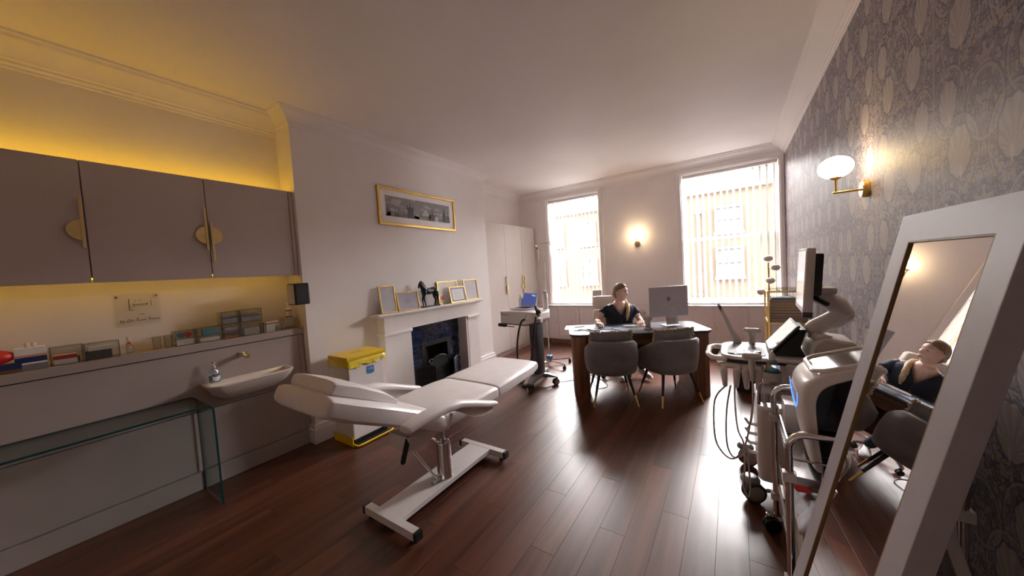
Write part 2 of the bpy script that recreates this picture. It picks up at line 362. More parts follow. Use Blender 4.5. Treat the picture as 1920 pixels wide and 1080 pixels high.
def thing(name, label, cat, loc=(0,0,0), rz=0, group=None):
    o = bpy.data.objects.new(name, None); COL.objects.link(o); o.empty_display_size = .05
    o.location = loc; o.rotation_euler = (0,0,rz)
    return tag(o, label, cat, group)
def struct(name, mb, mat, **k):
    o = mb.build(name, mat, None, **k); o['kind'] = 'structure'; return o
def sgroup(name, loc=(0,0,0)):
    o = bpy.data.objects.new(name, None); COL.objects.link(o); o.location = loc; o['kind'] = 'structure'; return o
def dup(root, loc=None, rz=None, label=None, group=None):
    def cp(o, par):
        c = o.copy(); COL.objects.link(c)
        if par is not None: c.parent = par
        for ch in o.children: cp(ch, c)
        return c
    r = cp(root, None)
    if loc is not None: r.location = loc
    if rz is not None: r.rotation_euler = (0,0,rz)
    if label: r['label'] = label
    if group: r['group'] = group
    return r
def text_mesh(body, size, M, name, mat, parent, depth=.0006, shear=0, align='LEFT'):
    c = bpy.data.curves.new(name, 'FONT'); c.body = body; c.size = size; c.extrude = depth; c.shear = shear; c.align_x = align; c.resolution_u = 2
    o = bpy.data.objects.new(name, c); COL.objects.link(o)
    dg = bpy.context.evaluated_depsgraph_get(); me = bpy.data.meshes.new_from_object(o.evaluated_get(dg)); bpy.data.objects.remove(o)
    me.transform(M); me.materials.clear()
    return link(name, me, mat, parent)
def fused(mb, name, voxel, mat, parent=None, smooth=4):
    """voxel-fuse overlapping closed shapes into one continuous skin"""
    me = mb.mesh('tmp', smooth=False); o = bpy.data.objects.new('tmp', me); COL.objects.link(o)
    r = o.modifiers.new('r', 'REMESH'); r.mode = 'VOXEL'; r.voxel_size = voxel
    if smooth:
        q = o.modifiers.new('s', 'SMOOTH'); q.factor = .5; q.iterations = smooth
    dg = bpy.context.evaluated_depsgraph_get(); m2 = bpy.data.meshes.new_from_object(o.evaluated_get(dg)); bpy.data.objects.remove(o)
    m2.shade_smooth(); m2.materials.clear(); m2.name = name
    return link(name, m2, mat, parent)
# ------------------------------------------------------------------ the room
fl = struct('floor', MB().box(-3.9, XR+.05, YF, YB+.4, -.08, -.012), 'dark', smooth=False)
def plank_mesh(L):
    w, c = .1438/2, .0008
    m = MB()
    m.add([(-w,0,-.012),(w,0,-.012),(w,L,-.012),(-w,L,-.012),(-w,0,-c),(w,0,-c),(w,L,-c),(-w,L,-c),(-w+c,c,0),(w-c,c,0),(w-c,L-c,0),(-w+c,L-c,0)],
          [(4,5,9,8),(5,6,10,9),(6,7,11,10),(7,4,8,11),(8,9,10,11),(0,1,5,4),(1,2,6,5),(2,3,7,6),(3,0,4,7)])
    me = m.mesh('plank', smooth=False); me.materials.append(MT['floor']); return me
PL = 1.25; pfull = plank_mesh(PL-.0008); x = -3.86+.072; k = 0
while x < XR+.07:
    y = YF-((k*.47) % PL)
    while y < YB+.1:
        if y+PL > YB+.1: me = plank_mesh(max(.12, YB+.1-y))
        else: me = pfull
        o = link('plank', me, None, fl); o.location = (x, y, 0); y += PL
    x += .1442; k += 1
struct('ceiling', MB().box(-3.95, XR+.2, YF-.1, YB+.5, H, H+.1), 'ceil', smooth=False)
struct('wall_left', MB().box(-3.86, -3.66, YF, 1.55, 0, H), 'wall', smooth=False)
struct('wall_chimney', MB().box(-3.86, -3.38, 1.55, 2.62, 0, H).box(-3.86, -3.38, 3.72, 4.43, 0, H).box(-3.86, -3.38, 2.62, 3.72, .98, H).box(-3.86, -3.62, 2.62, 3.72, 0, .98), 'wall', smooth=False)
struct('wall_recess', MB().box(-4.0, -3.85, 4.43, YB, 0, H), 'wall', smooth=False)
struct('wall_front', MB().box(-3.9, XR+.1, YF-.1, YF, 0, H), 'wall', smooth=False)
struct('wall_right', MB().box(XR, XR+.15, YF, YB+.3, 0, H), 'paperw', smooth=False)
wb_ = MB(); YO = YB+.34
for a, b in ((-4.0, W1[0]), (W1[1], W2[0]), (W2[1], XR+.15)): wb_.box(a, b, YB, YO, 0, H)
for a, b in (W1, W2): wb_.box(a, b, YB, YO, 0, WZ[0]-.03).box(a, b, YB, YO, WZ[1], H)
struct('wall_back', wb_, 'wall', smooth=False)
# cornices
CP = [(0,0),(.15,0),(.15,-.012),(.135,-.02),(.125,-.035),(.095,-.05),(.06,-.075),(.035,-.105),(.03,-.118),(.018,-.125),(.018,-.14),(.006,-.15),(.006,-.165),(0,-.17)]
def cornice(n, p, q, nx, ny, s=1.0, m0=0, m1=0):
    tx, ty = abs(ny), abs(nx)      # run direction; m0/m1 mitre the ends
    rings = [[(a[0]+d*s*(nx+tx*m), a[1]+d*s*(ny+ty*m), H+e*s) for d, e in CP] for a, m in ((p, m0), (q, m1))]
    struct('trim_%d' % n, MB().loft(rings), 'ceil', angle=.35)
cornice(1, (-3.66,YF), (-3.66,1.55), 1, 0, 1.05); cornice(2, (-3.38,1.55), (-3.38,4.43), 1, 0, .8, -1, 1); cornice(3, (-3.85,4.43), (-3.85,YB), 1, 0)
cornice(4, (XR,YF), (XR,YB), -1, 0); cornice(5, (-3.85,YB), (XR,YB), 0, -1)
cornice(6, (-3.66,1.55), (-3.38,1.55), 0, -1, .8, 0, 1)
def base(n, poly_runs):
    struct('baseboard_%s' % n, poly_runs, 'trim', bevel=.004)
base('chimney_near', MB().box(-3.475,-3.345,1.515,2.285,0,.135).box(-3.475,-3.358,1.528,2.285,.1351,.175))
base('chimney_far', MB().box(-3.6,-3.345,3.95,4.455,0,.16).box(-3.6,-3.36,3.95,4.442,.1601,.20))
base('right', MB().box(XR-.022,XR,YF,YB,0,.15).box(XR-.012,XR,YF,YB,.15,.18))
# windows: box sash frames, glass, architraves and sills
def window(n, W):
    g = sgroup('window_%d' % n); x0, x1 = W; z0, z1 = WZ; zm = 1.87
    a = MB()
    for u, v in ((x0-.075, x0+.0), (x1, min(x1+.075, XR-.003))): a.box(u, v, YB-.03, YB, z0-.01, z1+.08)
    a.box(x0-.075, min(x1+.075, XR-.003), YB-.032, YB, z1, z1+.08)
    a.build('architrave', 'frame', g, bevel=.008)
    r = MB()
    for u, v in ((x0-.002, x0+.012), (x1-.012, x1+.002)): r.box(u, v, YB, YO, z0, z1)
    r.box(x0, x1, YB, YO, z1-.012, z1+.002); r.build('reveal_lining', 'frame', g, bevel=.002)
    MB().box(x0-.03, min(x1+.03, XR-.004), YB-.05, YO, z0-.03, z0).build('sill', 'frame', g, bevel=.006)
    for nm, ys, za, zb in (('upper_sash', YB+.24, zm-.02, z1-.012), ('lower_sash', YB+.19, z0, zm+.02)):
        f = MB(); t = .045
        f.rim(x0+.012, x1-.012, za, zb, t, ys, ys+.04)
        fo = f.build(nm, 'frame', g, bevel=.004)
        MB().box(x0+.05, x1-.05, ys+.016, ys+.021, za+.04, zb-.04).build('pane', 'glass', fo, smooth=False)
window(1, W1); window(2, W2)
# vertical louvre blinds
def blind(W, label, ang):
    x0, x1 = W[0]+.02, W[1]-.02
    t = thing('vertical_blind', label, 'blind', ((x0+x1)/2, YB+.10, WZ[1]-.012), 0, 'vertical window blinds')
    hw = (x1-x0)/2
    MB().box(-hw, hw, -.02, .02, -.045, 0).build('headrail', 'frame', t, bevel=.004)
    n = int((x1-x0)/.079); L = WZ[1]-WZ[0]-.10
    s = MB(); w = .0445
    s.loft([[(w*u, .004*(1-u*u)+d, z) for u in (-1,-.5,0,.5,1)]+[(w*u, .004*(1-u*u)+d+.0008, z) for u in (1,.5,0,-.5,-1)] for d, z in ((0,-.05),(0,-.05-L))])
    sm = s.mesh('blind_slat'); sm.materials.append(MT['blind'])
    wm = MB().box(-w*.95, w*.95, -.002, .007, -.05-L-.004, -.05-L+.035).mesh('slat_weight', bevel=.001); wm.materials.append(MT['frame'])
    for i in range(n):
        x = -hw+.04+(2*hw-.08)*i/(n-1)
        o = link('blind_slat', sm, None, t); o.location = (x, 0, 0); o.rotation_euler = (0,0,math.radians(ang+random.uniform(-3,3)))
        q = link('slat_weight', wm, None, o)
    ch = MB()
    ch.tube([(-hw+.02+(2*hw-.04)*i/40, .0, -.05-L-.006-.008*abs(sin(i*PI/2))) for i in range(41)], .0015, 5).build('bottom_chain', 'frame', t)
blind(W1, 'white vertical louvre blind in the narrower sash window by the wardrobe', 101)
blind(W2, 'white vertical louvre blind in the wider sash window beside the floral wallpaper', 70)

# ------------------------------------------------------------------ building across the street
struct('wall_exterior_sky_block', MB().box(-14, -4.0, YB, YO, -4.5, 11.5).box(XR+.15, 12, YB, YO, -4.5, 11.5).box(-4.0, XR+.15, YB, YO, H+.001, 11.5).box(-4.0, XR+.15, YB, YO, -4.5, -.081), P('soot_brick', (.16,.12,.09), .9, var=.2, scale=6), smooth=False)  # unseen outer wall, added tall to keep sky light off the facade opposite
st = struct('street', MB().box(-30, 30, 7.2, 15.2, -4.6, -4.5), P('street_paving', (.25,.24,.24), .8), smooth=False)
b = thing('neighbouring_building', 'pale brick building with sash windows seen through the blinds', 'building', (0,15,-4.5))
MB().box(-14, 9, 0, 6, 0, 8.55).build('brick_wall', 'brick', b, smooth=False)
MB().box(-14.1, 9.1, -.12, 6, 8.55, 8.8).build('coping', P('pale_stone', (.28,.25,.21), .8), b, bevel=.02)
MB().tube([(-1.05,-.08,0),(-1.05,-.08,7.85)], .05, 10).box(-1.15,-.95,-.2,0,7.8,8.0).build('drainpipe', 'dgrey', b)
FARF = P('dimmed_white_frame', (.085,.08,.075), .7); FARP = P('far_window_pane', (.035,.042,.05), .6, var=.3, scale=2)  # far frames darkened in base colour to keep them from clipping white
def far_window(xc, zc, w, h):
    f = MB()
    f.box(xc-w/2-.1, xc+w/2+.1, -.10, .02, zc-h/2-.16, zc-h/2-.04)
    for u, v, p, q in ((xc-w/2-.07, xc-w/2, zc-h/2-.05, zc+h/2+.05), (xc+w/2, xc+w/2+.07, zc-h/2-.05, zc+h/2+.05)): f.box(u, v, -.06, .02, p, q)
    f.box(xc-w/2, xc+w/2, -.06, .02, zc+h/2-.01, zc+h/2+.06); f.box(xc-w/2, xc+w/2, -.05, .02, zc-.03, zc+.03); f.box(xc-.015, xc+.015, -.05, .02, zc-h/2, zc+h/2)
    f.box(xc-w/2, xc+w/2, -.05, .02, zc-h/2-.04, zc-h/2+.02)
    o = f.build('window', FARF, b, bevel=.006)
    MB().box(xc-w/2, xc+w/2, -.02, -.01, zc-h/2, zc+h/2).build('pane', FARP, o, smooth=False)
for xc, zc, w, h in ((-.08,5.9,.76,1.0),(-.08,7.5,.76,.85),(-5.55,5.85,.66,1.05),(-5.55,7.6,.66,.95),(-7.05,5.85,.5,1.05),(-7.05,7.65,.5,.95),(3.6,5.9,.76,1.0),(3.6,7.5,.76,.85),(-3.3,5.85,.0001,.0001)):
    if w > .01: far_window(xc, zc, w, h)

# ------------------------------------------------------------------ left alcove: wall cupboards, shelf, panelling
ZC0, ZC1, XC0, XC = 1.62, 2.40, -3.655, -3.43
def bar_handle(parent, x, y, zc, side, bar0, bar1, r=.066):
    """brass bar with a half disc on one side (side = -1 towards -y, +1 towards +y)"""
    h = MB()
    h.box(x+.012, x+.024, y-.007, y+.007, bar0, bar1); h.box(x, x+.014, y-.004, y+.004, bar0+.02, bar0+.03); h.box(x, x+.014, y-.004, y+.004, bar1-.03, bar1-.02)
    n = 16; arc = [(y+side*r*cos(-PI/2+PI*i/n), zc+r*sin(-PI/2+PI*i/n)) for i in range(n+1)]
    h.prism(arc, x+.002, x+.018, 'x')
    return h.build('handle', 'bpale', parent, bevel=.0015)
doors = [(-.88,-.285,-1),(-.28,.313,-1),(.319,.912,-1),(.918,1.508,1)]
labs = ['grey wall cupboard with half-disc brass handle, mostly out of the left edge', 'grey wall cupboard at the left edge with a brass half-disc handle', 'wide grey wall cupboard in the middle of the row above the shelf', 'grey wall cupboard at the end of the row beside the chimney breast']
for i, ((y0, y1, sd), lb) in enumerate(zip(doors, labs)):
    t = thing('wall_cupboard', lb, 'cupboard', (0,0,0), 0, 'grey wall cupboards over the shelf')
    MB().box(XC0, XC-.02, y0-.003, y1+.003, ZC0+.032, ZC1-.002).build('body', 'grey', t, smooth=False)
    d = MB().box(XC-.0195, XC, y0, y1, ZC0, ZC1).build('door', 'grey', t, bevel=.0015)
    if sd < 0: bar_handle(d, XC, y1-.012, 1.955, -1, 1.84, 2.16)
    else: bar_handle(d, XC, y0+.014, 1.955, 1, 1.745, 2.06)
tag(MB().box(XC0, XC, 1.514, 1.546, ZC0, ZC1).build('filler_panel', 'grey', bevel=.001), 'narrow grey filler strip between last wall cupboard and chimney', 'panel')
# LED strips on top of and under the cupboards
tag(MB().box(-3.535, -3.52, YF+.3, 1.50, ZC1+.001, ZC1+.009).build('light_strip', 'led'), 'yellow LED strip lying on top of the wall cupboards', 'light', 'yellow strip lights')
tag(MB().box(XC-.045, XC-.030, YF+.3, 1.50, ZC0+.021, ZC0+.031).build('light_strip', 'led2'), 'yellow LED strip fixed under the wall cupboards', 'light', 'yellow strip lights')
# half-height boxed wall with a shelf
XP = -3.46
bw = thing('panelled_boxing', 'low taupe panelled boxing carrying the basin under the shelf', 'panelling', (0,0,0))
MB().box(-3.655, XP-.018, YF+.02, 1.545, 0, 1.055).build('carcass', 'dark', bw, smooth=False)
for u, v in ((YF+.02, -.62), (-.615, 1.495)):
    pass
MB().box(XP-.018, XP, YF+.02, 1.495, .599, 1.054).build('upper_panel', 'grey2', bw, bevel=.0015)
MB().box(XP-.018, XP, YF+.02, 1.495, .142, .594).build('lower_panel', 'grey2', bw, bevel=.0015)
MB().box(XP-.018, XP-.005, 1.499, 1.545, .142, 1.054).build('end_filler', 'grey2', bw, bevel=.001)
MB().box(XP-.03, XP+.012, YF+.02, 1.515, 0, .136).build('plinth', 'grey2', bw, bevel=.002)
tag(MB().box(-3.658, XP+.012, YF+.02, 1.547, 1.061, 1.117).build('shelf', 'grey2', bevel=.002), 'long taupe shelf along the alcove above the basin', 'shelf')

# wardrobe in the far recess
XW = -3.5
wy = [4.56, 5.14, 5.72, 6.265]
for i, lb in enumerate(('built-in pale wardrobe unit nearest the chimney breast', 'built-in pale wardrobe unit in the middle of the run', 'built-in pale wardrobe unit nearest the window')):
    t = thing('wardrobe', lb, 'wardrobe', (0,0,0), 0, 'pale built-in wardrobe units')
    y0, y1 = wy[i], wy[i+1]
    MB().box(-3.845, XW-.021, y0-.001, y1-.001, .08, 2.41).build('body', 'ward', t, smooth=False)
    MB().box(-3.845, XW-.03, y0, y1-.001, .0, .079).build('plinth', 'ward', t, smooth=False)
    d = MB().box(XW-.02, XW, y0+.001, y1-.002, .085, 2.41).build('door', 'ward', t, bevel=.0015)
    if i == 0: bar_handle(d, XW, y1-.03, 1.23, 1, 1.115, 1.45, .055)
    if i == 1: bar_handle(d, XW, y1-.03, 1.22, -1, 1.115, 1.45, .055)
    if i == 2: bar_handle(d, XW, y0+.03, 1.33, 1, 1.18, 1.42, .055)
tag(MB().box(-3.845, XW-.19, 4.435, 4.555, 0, 2.41).build('wardrobe_filler', 'mgrey', bevel=.001), 'recessed filler strip coloured dark as shadow between chimney breast and wardrobe', 'panel')  # darker grey stands in for the shadow in this recess

# window cupboards
def low_cupboard(y, x0, x1, sides, label, grille=True):
    t = thing('low_cupboard', label, 'cupboard', (0,0,0), 0, 'low cupboards under the windows')
    MB().box(x0, x1, y+.02, YB-.003, .10, .775).build('body', 'trim', t, smooth=False)
    MB().box(x0, x1, y+.05, YB-.003, 0, .098).build('plinth', 'oakf', t, smooth=False)
    n = len(sides); w = (x1-x0)/n
    for i, s in enumerate(sides):
        a, c = x0+w*i+.004, x0+w*(i+1)-.004
        d = MB().box(a, c, y, y+.019, .125, .765).build('door', 'trim', t, bevel=.002)
        m = MB(); q = .07
        m.box(a+q, c-q, y-.007, y-.0002, .125+q, .765-q); m.build('raised_panel', 'trim', d, bevel=.006)
        kx = (c-.035) if s > 0 else (a+.035)
        MB().lathe([(.004,0),(.005,-.012),(.012,-.018),(.013,-.026),(.004,-.03)], (kx, y, .44), 14, 'y').build('knob', 'gold', d)
    MB().box(x0-.005, x1, y-.015, YB-.05, .775, .794).build('top', 'frame', t, bevel=.003)
low_cupboard(6.13, -3.42, -2.08, (1,-1,1), 'low white cupboards with brass knobs under the left window')
low_cupboard(6.13, -.72, XR-.025, (1,-1,1), 'low white cupboards with brass knobs under the wide window')
# ------------------------------------------------------------------ fireplace
fp = thing('fireplace', 'white painted fireplace surround with navy brick tiles', 'fireplace', (0,0,0))
FX = -3.255
def FY(y): return y
MB().box(-3.379, FX, 2.29, 2.66, 0, .885).box(-3.379, FX+.014, 2.285, 2.665, 0, .14).build('left_pilaster', 'trim', fp, bevel=.004)
MB().box(-3.379, FX, 3.69, 3.94, 0, .885).box(-3.379, FX+.014, 3.685, 3.945, 0, .14).build('right_pilaster', 'trim', fp, bevel=.004)
MB().box(-3.60, FX-.004, 2.63, 2.662, 0, .925).box(-3.60, FX-.004, 3.655, 3.692, 0, .925).box(-3.60, FX-.004, 2.63, 3.692, .925, .96).build('inner_lining', 'trim', fp, bevel=.002)
MB().box(-3.379, FX+.006, 2.29, 3.94, .925, 1.095).build('frieze', 'trim', fp, bevel=.004)
for a_, c_ in ((2.275, 2.67), (3.68, 3.955)): MB().box(-3.379, FX+.022, a_, c_, .885, .925).build('capital_moulding', 'trim', fp, bevel=.008)
MB().box(-3.379, -3.20, 2.20, 4.02, 1.115, 1.14).box(-3.379, -3.225, 2.235, 3.985, 1.095, 1.1149).build('mantel_shelf', 'trim', fp, bevel=.006)
XT = -3.415   # tile face
MB().box(-3.60, XT-.006, 2.664, 2.93, 0, .924).box(-3.60, XT-.006, 3.45, 3.654, 0, .924).box(-3.60, XT-.006, 2.664, 3.654, .665, .924).build('tile_backing', P('pale_grout', (.24,.27,.34), .8), fp, smooth=False)
tc, th = .129, .0655
tm = MB().box(-.009, .003, 0, tc-.004, 0, th-.004).mesh('tile', bevel=.0015, seg=1); tm.materials.append(MT['tile']); cut = {}
def tile(y0, y1, z):
    w = round(y1-y0, 3)
    if w < .02: return
    if abs(w-tc) < .003: me = tm
    else:
        if w not in cut: cut[w] = MB().box(-.009, .003, 0, w-.004, 0, th-.004).mesh('tile', bevel=.0015, seg=1); cut[w].materials.append(MT['tile'])
        me = cut[w]
    o = link('tile', me, None, fp); o.location = (XT-.003+random.uniform(-.0008,.0008), y0, z)
for r in range(14):
    z = .004+r*th; y = 2.666-(tc/2 if r % 2 else 0)
    while y < 3.652:
        a, c = max(y, 2.666), min(y+tc, 3.652)
        if z+th > .665: tile(a, c, z)
        else:
            if a < 2.928: tile(a, min(c, 2.928), z)
            if c > 3.452: tile(max(a, 3.452), c, z)
        y += tc
ir = MB(); yy = (2.93, 3.45)
ir.prism([(yy[0],0),(yy[0]+.06,0),(yy[0]+.06,.605),(yy[1]-.06,.605),(yy[1]-.06,0),(yy[1],0),(yy[1],.665),(yy[0],.665)], XT-.02, XT+.014, 'x')
iro = ir.build('iron_frame', P('cast_iron', (.035,.036,.045), .45, .3, var=.3), fp, bevel=.003)
MB().box(-3.61, -3.60, 2.93, 3.45, 0, .66).box(-3.60, XT-.01, 2.935, 2.945, 0, .66).box(-3.60, XT-.01, 3.435, 3.445, 0, .66).build('firebox', 'dark', fp, smooth=False)
MB().box(-3.379, -3.19, 2.3, 3.93, .0005, .02).build('hearth', 'tile', fp, bevel=.004)
# folding fire screen standing in front
fs = thing('fire_screen', 'black three-panel iron fire screen standing in the fireplace', 'fire screen', (-3.33, 3.16, .021))
scr = P('black_fire_mesh', (.012,.013,.018), .55, .2, var=.4, scale=80)
for nm, M in (('screen_panel', trs((0,-.135,0))), ('screen_panel', trs((-.0,-.15,0),0)), ('screen_panel', trs((0,.15,0)))):
    pass
def arch(w, h0, h1, n=12): return [(-w,0),(w,0)]+[(w*cos(PI*i/n), h0+(h1-h0)*sin(PI*i/n)) for i in range(n+1)]
for M, w, h0, h1 in ((trs((0,0,0)), .16, .36, .45), (trs((.035,-.285,0), -.5), .13, .34, .37), (trs((.035,.285,0), .5), .13, .34, .37)):
    MB().prism(arch(w,h0,h1), -.003, .003, 'x').build('screen_panel', scr, fs, M=M)
    pl = arch(w,h0,h1); m = MB().tube([(0,p[0],p[1]) for p in pl], .006, 6, closed=True)
    m.tube([(.004, .5*w*cos(a)*(1-a/9), .22+.09*sin(a)*(1-a/9)) for a in [i*.4 for i in range(18)]], .004, 5)
    m.build('panel_frame', 'black', fs, M=M)
m = MB().tube([(.01, -.16+.03*cos(a), .40+.03*sin(a)) for a in [i*.35 for i in range(16)]], .004, 6); m.build('scroll', 'steel', fs)

# framed panorama above the mantel
px = thing('framed_picture', 'wide gilt-framed grey panorama of domes and towers on the chimney breast', 'picture', (-3.379, 3.052, 2.388))
hw, hh, bt = .636, .224, .028
m = MB()
m.rim(-hw, hw, -hh, hh, bt, 0, .025, 'yz')
m.build('frame', 'pgold', px, bevel=.004)
MB().box(.002, .010, -hw+bt, hw-bt, -hh+bt, hh-bt).build('mount', 'mount', px, smooth=False)
pw, ph0, ph1 = .53, -.115, .125
ph = MB().box(.0102, .0118, -pw, pw, ph0, ph1).build('photograph', 'photo', px, smooth=False)
dk = P('print_dark_grey', (.06,.055,.065), .5, var=.5, scale=40); md = P('print_mid_grey', (.20,.19,.20), .5, var=.4, scale=40); lt = P('print_light_grey', (.52,.50,.50), .5, var=.2, scale=40)
def sil(items, mat, x):
    for yc, w, z0, z1, k in items:
        mm = MB()
        if k == 'b': mm.prism([(yc-w,z0),(yc+w,z0),(yc+w,z1),(yc-w,z1)], x, x+.0006, 'x')
        if k == 'd':
            n = 10; mm.prism([(yc-w,z0),(yc+w,z0)]+[(yc+w*1.1*cos(PI*i/n)*(1 if abs(cos(PI*i/n))>.3 else 1), z0+(z1-z0)*(.75*sin(PI*i/n)+.25*(sin(PI*i/n))**6)) for i in range(n+1)], x, x+.0006, 'x')
        if k == 's': mm.prism([(yc-w,z0),(yc+w,z0),(yc+w*.5,z0+(z1-z0)*.6),(yc,z1),(yc-w*.5,z0+(z1-z0)*.6)], x, x+.0006, 'x')
        mm.build('print_silhouette', mat, ph, smooth=False)
B0 = ph0+.001
sil([(-.45,.08,B0,-.05,'d'),(-.5,.03,B0,.0,'d'),(-.28,.10,B0,-.07,'b'),(.05,.09,B0,-.06,'b'),(.36,.17,B0,-.065,'b')], md, .0119)
sil([(-.17,.045,B0,-.01,'b'),(-.17,.045,-.01,.03,'d'),(-.215,.012,-.01,.06,'s'),(-.125,.012,-.01,.05,'s'),(-.17,.010,.02,.085,'s'),(.0,.008,B0,.02,'s'),(.20,.06,B0,-.03,'b'),(.2,.02,-.03,.05,'s'),(.27,.010,B0,.03,'s'),(.15,.010,B0,.03,'s'),(.42,.03,B0,.02,'b'),(.42,.012,.02,.09,'s'),(.49,.03,B0,-.02,'b'),(.49,.010,-.02,.06,'s'),(-.40,.007,B0,.03,'s'),(-.36,.007,B0,.02,'s')], dk, .0126)
sil([(.08,.05,-.06,.02,'d'),(-.08,.05,B0,-.05,'d'),(.1,.006,.0,.05,'s'),(-.06,.06,B0,-.08,'b'),(.27,.03,B0,-.05,'b')], lt, .0133)

# frames on the mantel
def easel_frame(y, w, h, lean, rz, label, art, x=-3.27, t=.012, back='brown'):
    f = thing('photo_frame', label, 'picture frame', (x, y, 1.141), rz, 'frames on the mantelpiece')
    M = trs((0,0,0), 0, 0, -lean)
    m = MB()
    m.rim(-w/2, w/2, 0, h, t, -.008, .008, 'yz')
    m.build('frame', 'pgold', f, bevel=.002, M=M)
    s = MB().box(-.006, .002, -w/2+t, w/2-t, t, h-t).build('print', art[0], f, smooth=False, M=M)
    for nm, mat, boxes in art[1:]:
        q = MB()
        if boxes[0] == 'ring': q.tube([(.0026, -w/2+w*(.5+.075*cos(2*PI*i/20)), h*.51+w*.075*sin(2*PI*i/20)) for i in range(20)], .0035, 5, closed=True)
        elif boxes[0] == 'disc': q.lathe([(.001,.0021),(.032,.0021),(.032,.0028),(.001,.0029)], (0,-w/2+.175*w,.27*h), 20, 'x')
        else:
          for a, b_, c, d in boxes: q.box(.002, .0026, -w/2+a*w, -w/2+b_*w, c*h, d*h)
        q.build(nm, mat, s, smooth=False)
    MB().prism([(-.010,.0),(-.010-.35*h*sin(lean)-.06,.0),(-.012-h*.55*sin(lean),h*.55)], -.03, .03, 'y').build('strut', back, f)
    return f
ink = P('faint_print', (.42,.42,.47), .6); inkb = P('blue_border_print', (.20,.22,.42), .6); pap2 = P('grey_paper', (.50,.48,.52), .35, var=.04, scale=8)
lines = [(.3,.7,.15+.05*i,.155+.05*i) for i in range(6)]
easel_frame(2.40, .205, .315, .12, -.04, 'tall gold frame with grey certificate at near end of mantel', (pap2, ('seal', ink, [(.12,.2,.88,.92)]), ('lettering', ink, [(.3,.7,.7-.05*i,.703-.05*i) for i in range(5)])), x=-3.285)
easel_frame(2.665, .30, .225, .22, -.10, 'landscape gold frame with mauve certificate left of the horse', (P('mauve_paper', (.48,.46,.56), .35, var=.05, scale=9), ('seal', ink, ['ring']), ('border_print', ink, [(.12,.88,.14,.15),(.12,.88,.85,.86)])), x=-3.255)
easel_frame(3.43, .40, .31, .10, 0, 'large gold frame with a cream certificate behind the small one', (P('cream_paper', (.66,.60,.52), .4, var=.03), ('red_seal', 'red', ['disc']), ('lettering', ink, [(.1,.9,.75-.04*i,.752-.04*i) for i in range(4)])), x=-3.335)
easel_frame(3.53, .31, .23, .2, -.06, 'small gold frame with blue-bordered certificate right of the horse', ('paper', ('border_print', inkb, [(.09,.91,.10,.16),(.09,.91,.84,.90),(.09,.14,.10,.9),(.86,.91,.10,.9)]), ('lettering', ink, [(.3,.7,.3+.08*i,.31+.08*i) for i in range(6)])), x=-3.242)
easel_frame(3.86, .31, .31, .10, 0, 'square gold frame with grey certificate at far end of mantel', (pap2, ('lettering', ink, [(.2,.8,.3+.06*i,.305+.06*i) for i in range(8)])), x=-3.285)
# horse figurine
hs = thing('horse_figurine', 'dark bronze walking horse figurine on a slab base on the mantel', 'figurine', (-3.27, 3.0, 1.141))
m = MB()
def hz(pts): return [(p[2] if len(p) > 2 else 0, p[0], p[1]) for p in pts]
m.tube(hz([(-.085,.215),(-.05,.205),(0,.200),(.05,.207),(.085,.212),(.105,.205)]), [.038,.046,.045,.044,.045,.030], 14, round_=True)
m.tube(hz([(-.075,.225),(-.105,.262),(-.122,.298),(-.128,.318)]), [.040,.030,.022,.018], 12, round_=True)
m.tube(hz([(-.122,.316),(-.142,.300),(-.158,.272),(-.163,.255)]), [.020,.019,.013,.010], 12, round_=True)
for e in (-.009,.009): m.tube(hz([(-.118,.328,e),(-.122,.345,e*1.3)]), [.006,.002], 6, round_=True)
for s, pts in ((.020, [(-.085,.19),(-.115,.135),(-.135,.10),(-.128,.062),(-.120,.038),(-.132,.030)]), (-.020, [(-.075,.19),(-.072,.135),(-.068,.10),(-.058,.055),(-.050,.022),(-.058,.014)]),
               (.022, [(.085,.20),(.088,.15),(.075,.115),(.092,.085),(.080,.045),(.072,.022),(.064,.014)]), (-.022, [(.095,.20),(.110,.15),(.104,.12),(.128,.088),(.118,.045),(.110,.022),(.102,.014)])):
    r = [.026,.017,.011,.009,.008,.010] if len(pts) == 6 else [.036,.024,.013,.012,.008,.008,.010]
    m.tube(hz([(a, b_, s) for a, b_ in pts]), r, 10, round_=True)
fused(m, 'body', .0035, 'bronze', hs, 3)
MB().tube(hz([(.118,.215),(.142,.19),(.148,.14),(.140,.09),(.135,.075)]), [.010,.016,.018,.012,.004], 8, round_=True).build('tail', 'bronze', hs)
mn = MB()
for i in range(7):
    a = i/6; mn.tube(hz([(-.122+.055*a,.325-.075*a,.004),(-.108+.055*a,.318-.075*a,.016),(-.104+.05*a,.290-.07*a,.02)]), [.010,.008,.002], 6, round_=True)
mn.build('mane', 'bronze', hs)
MB().box(-.045, .045, -.135, .145, 0, .016).build('slab_base', 'bronze', hs, bevel=.003)

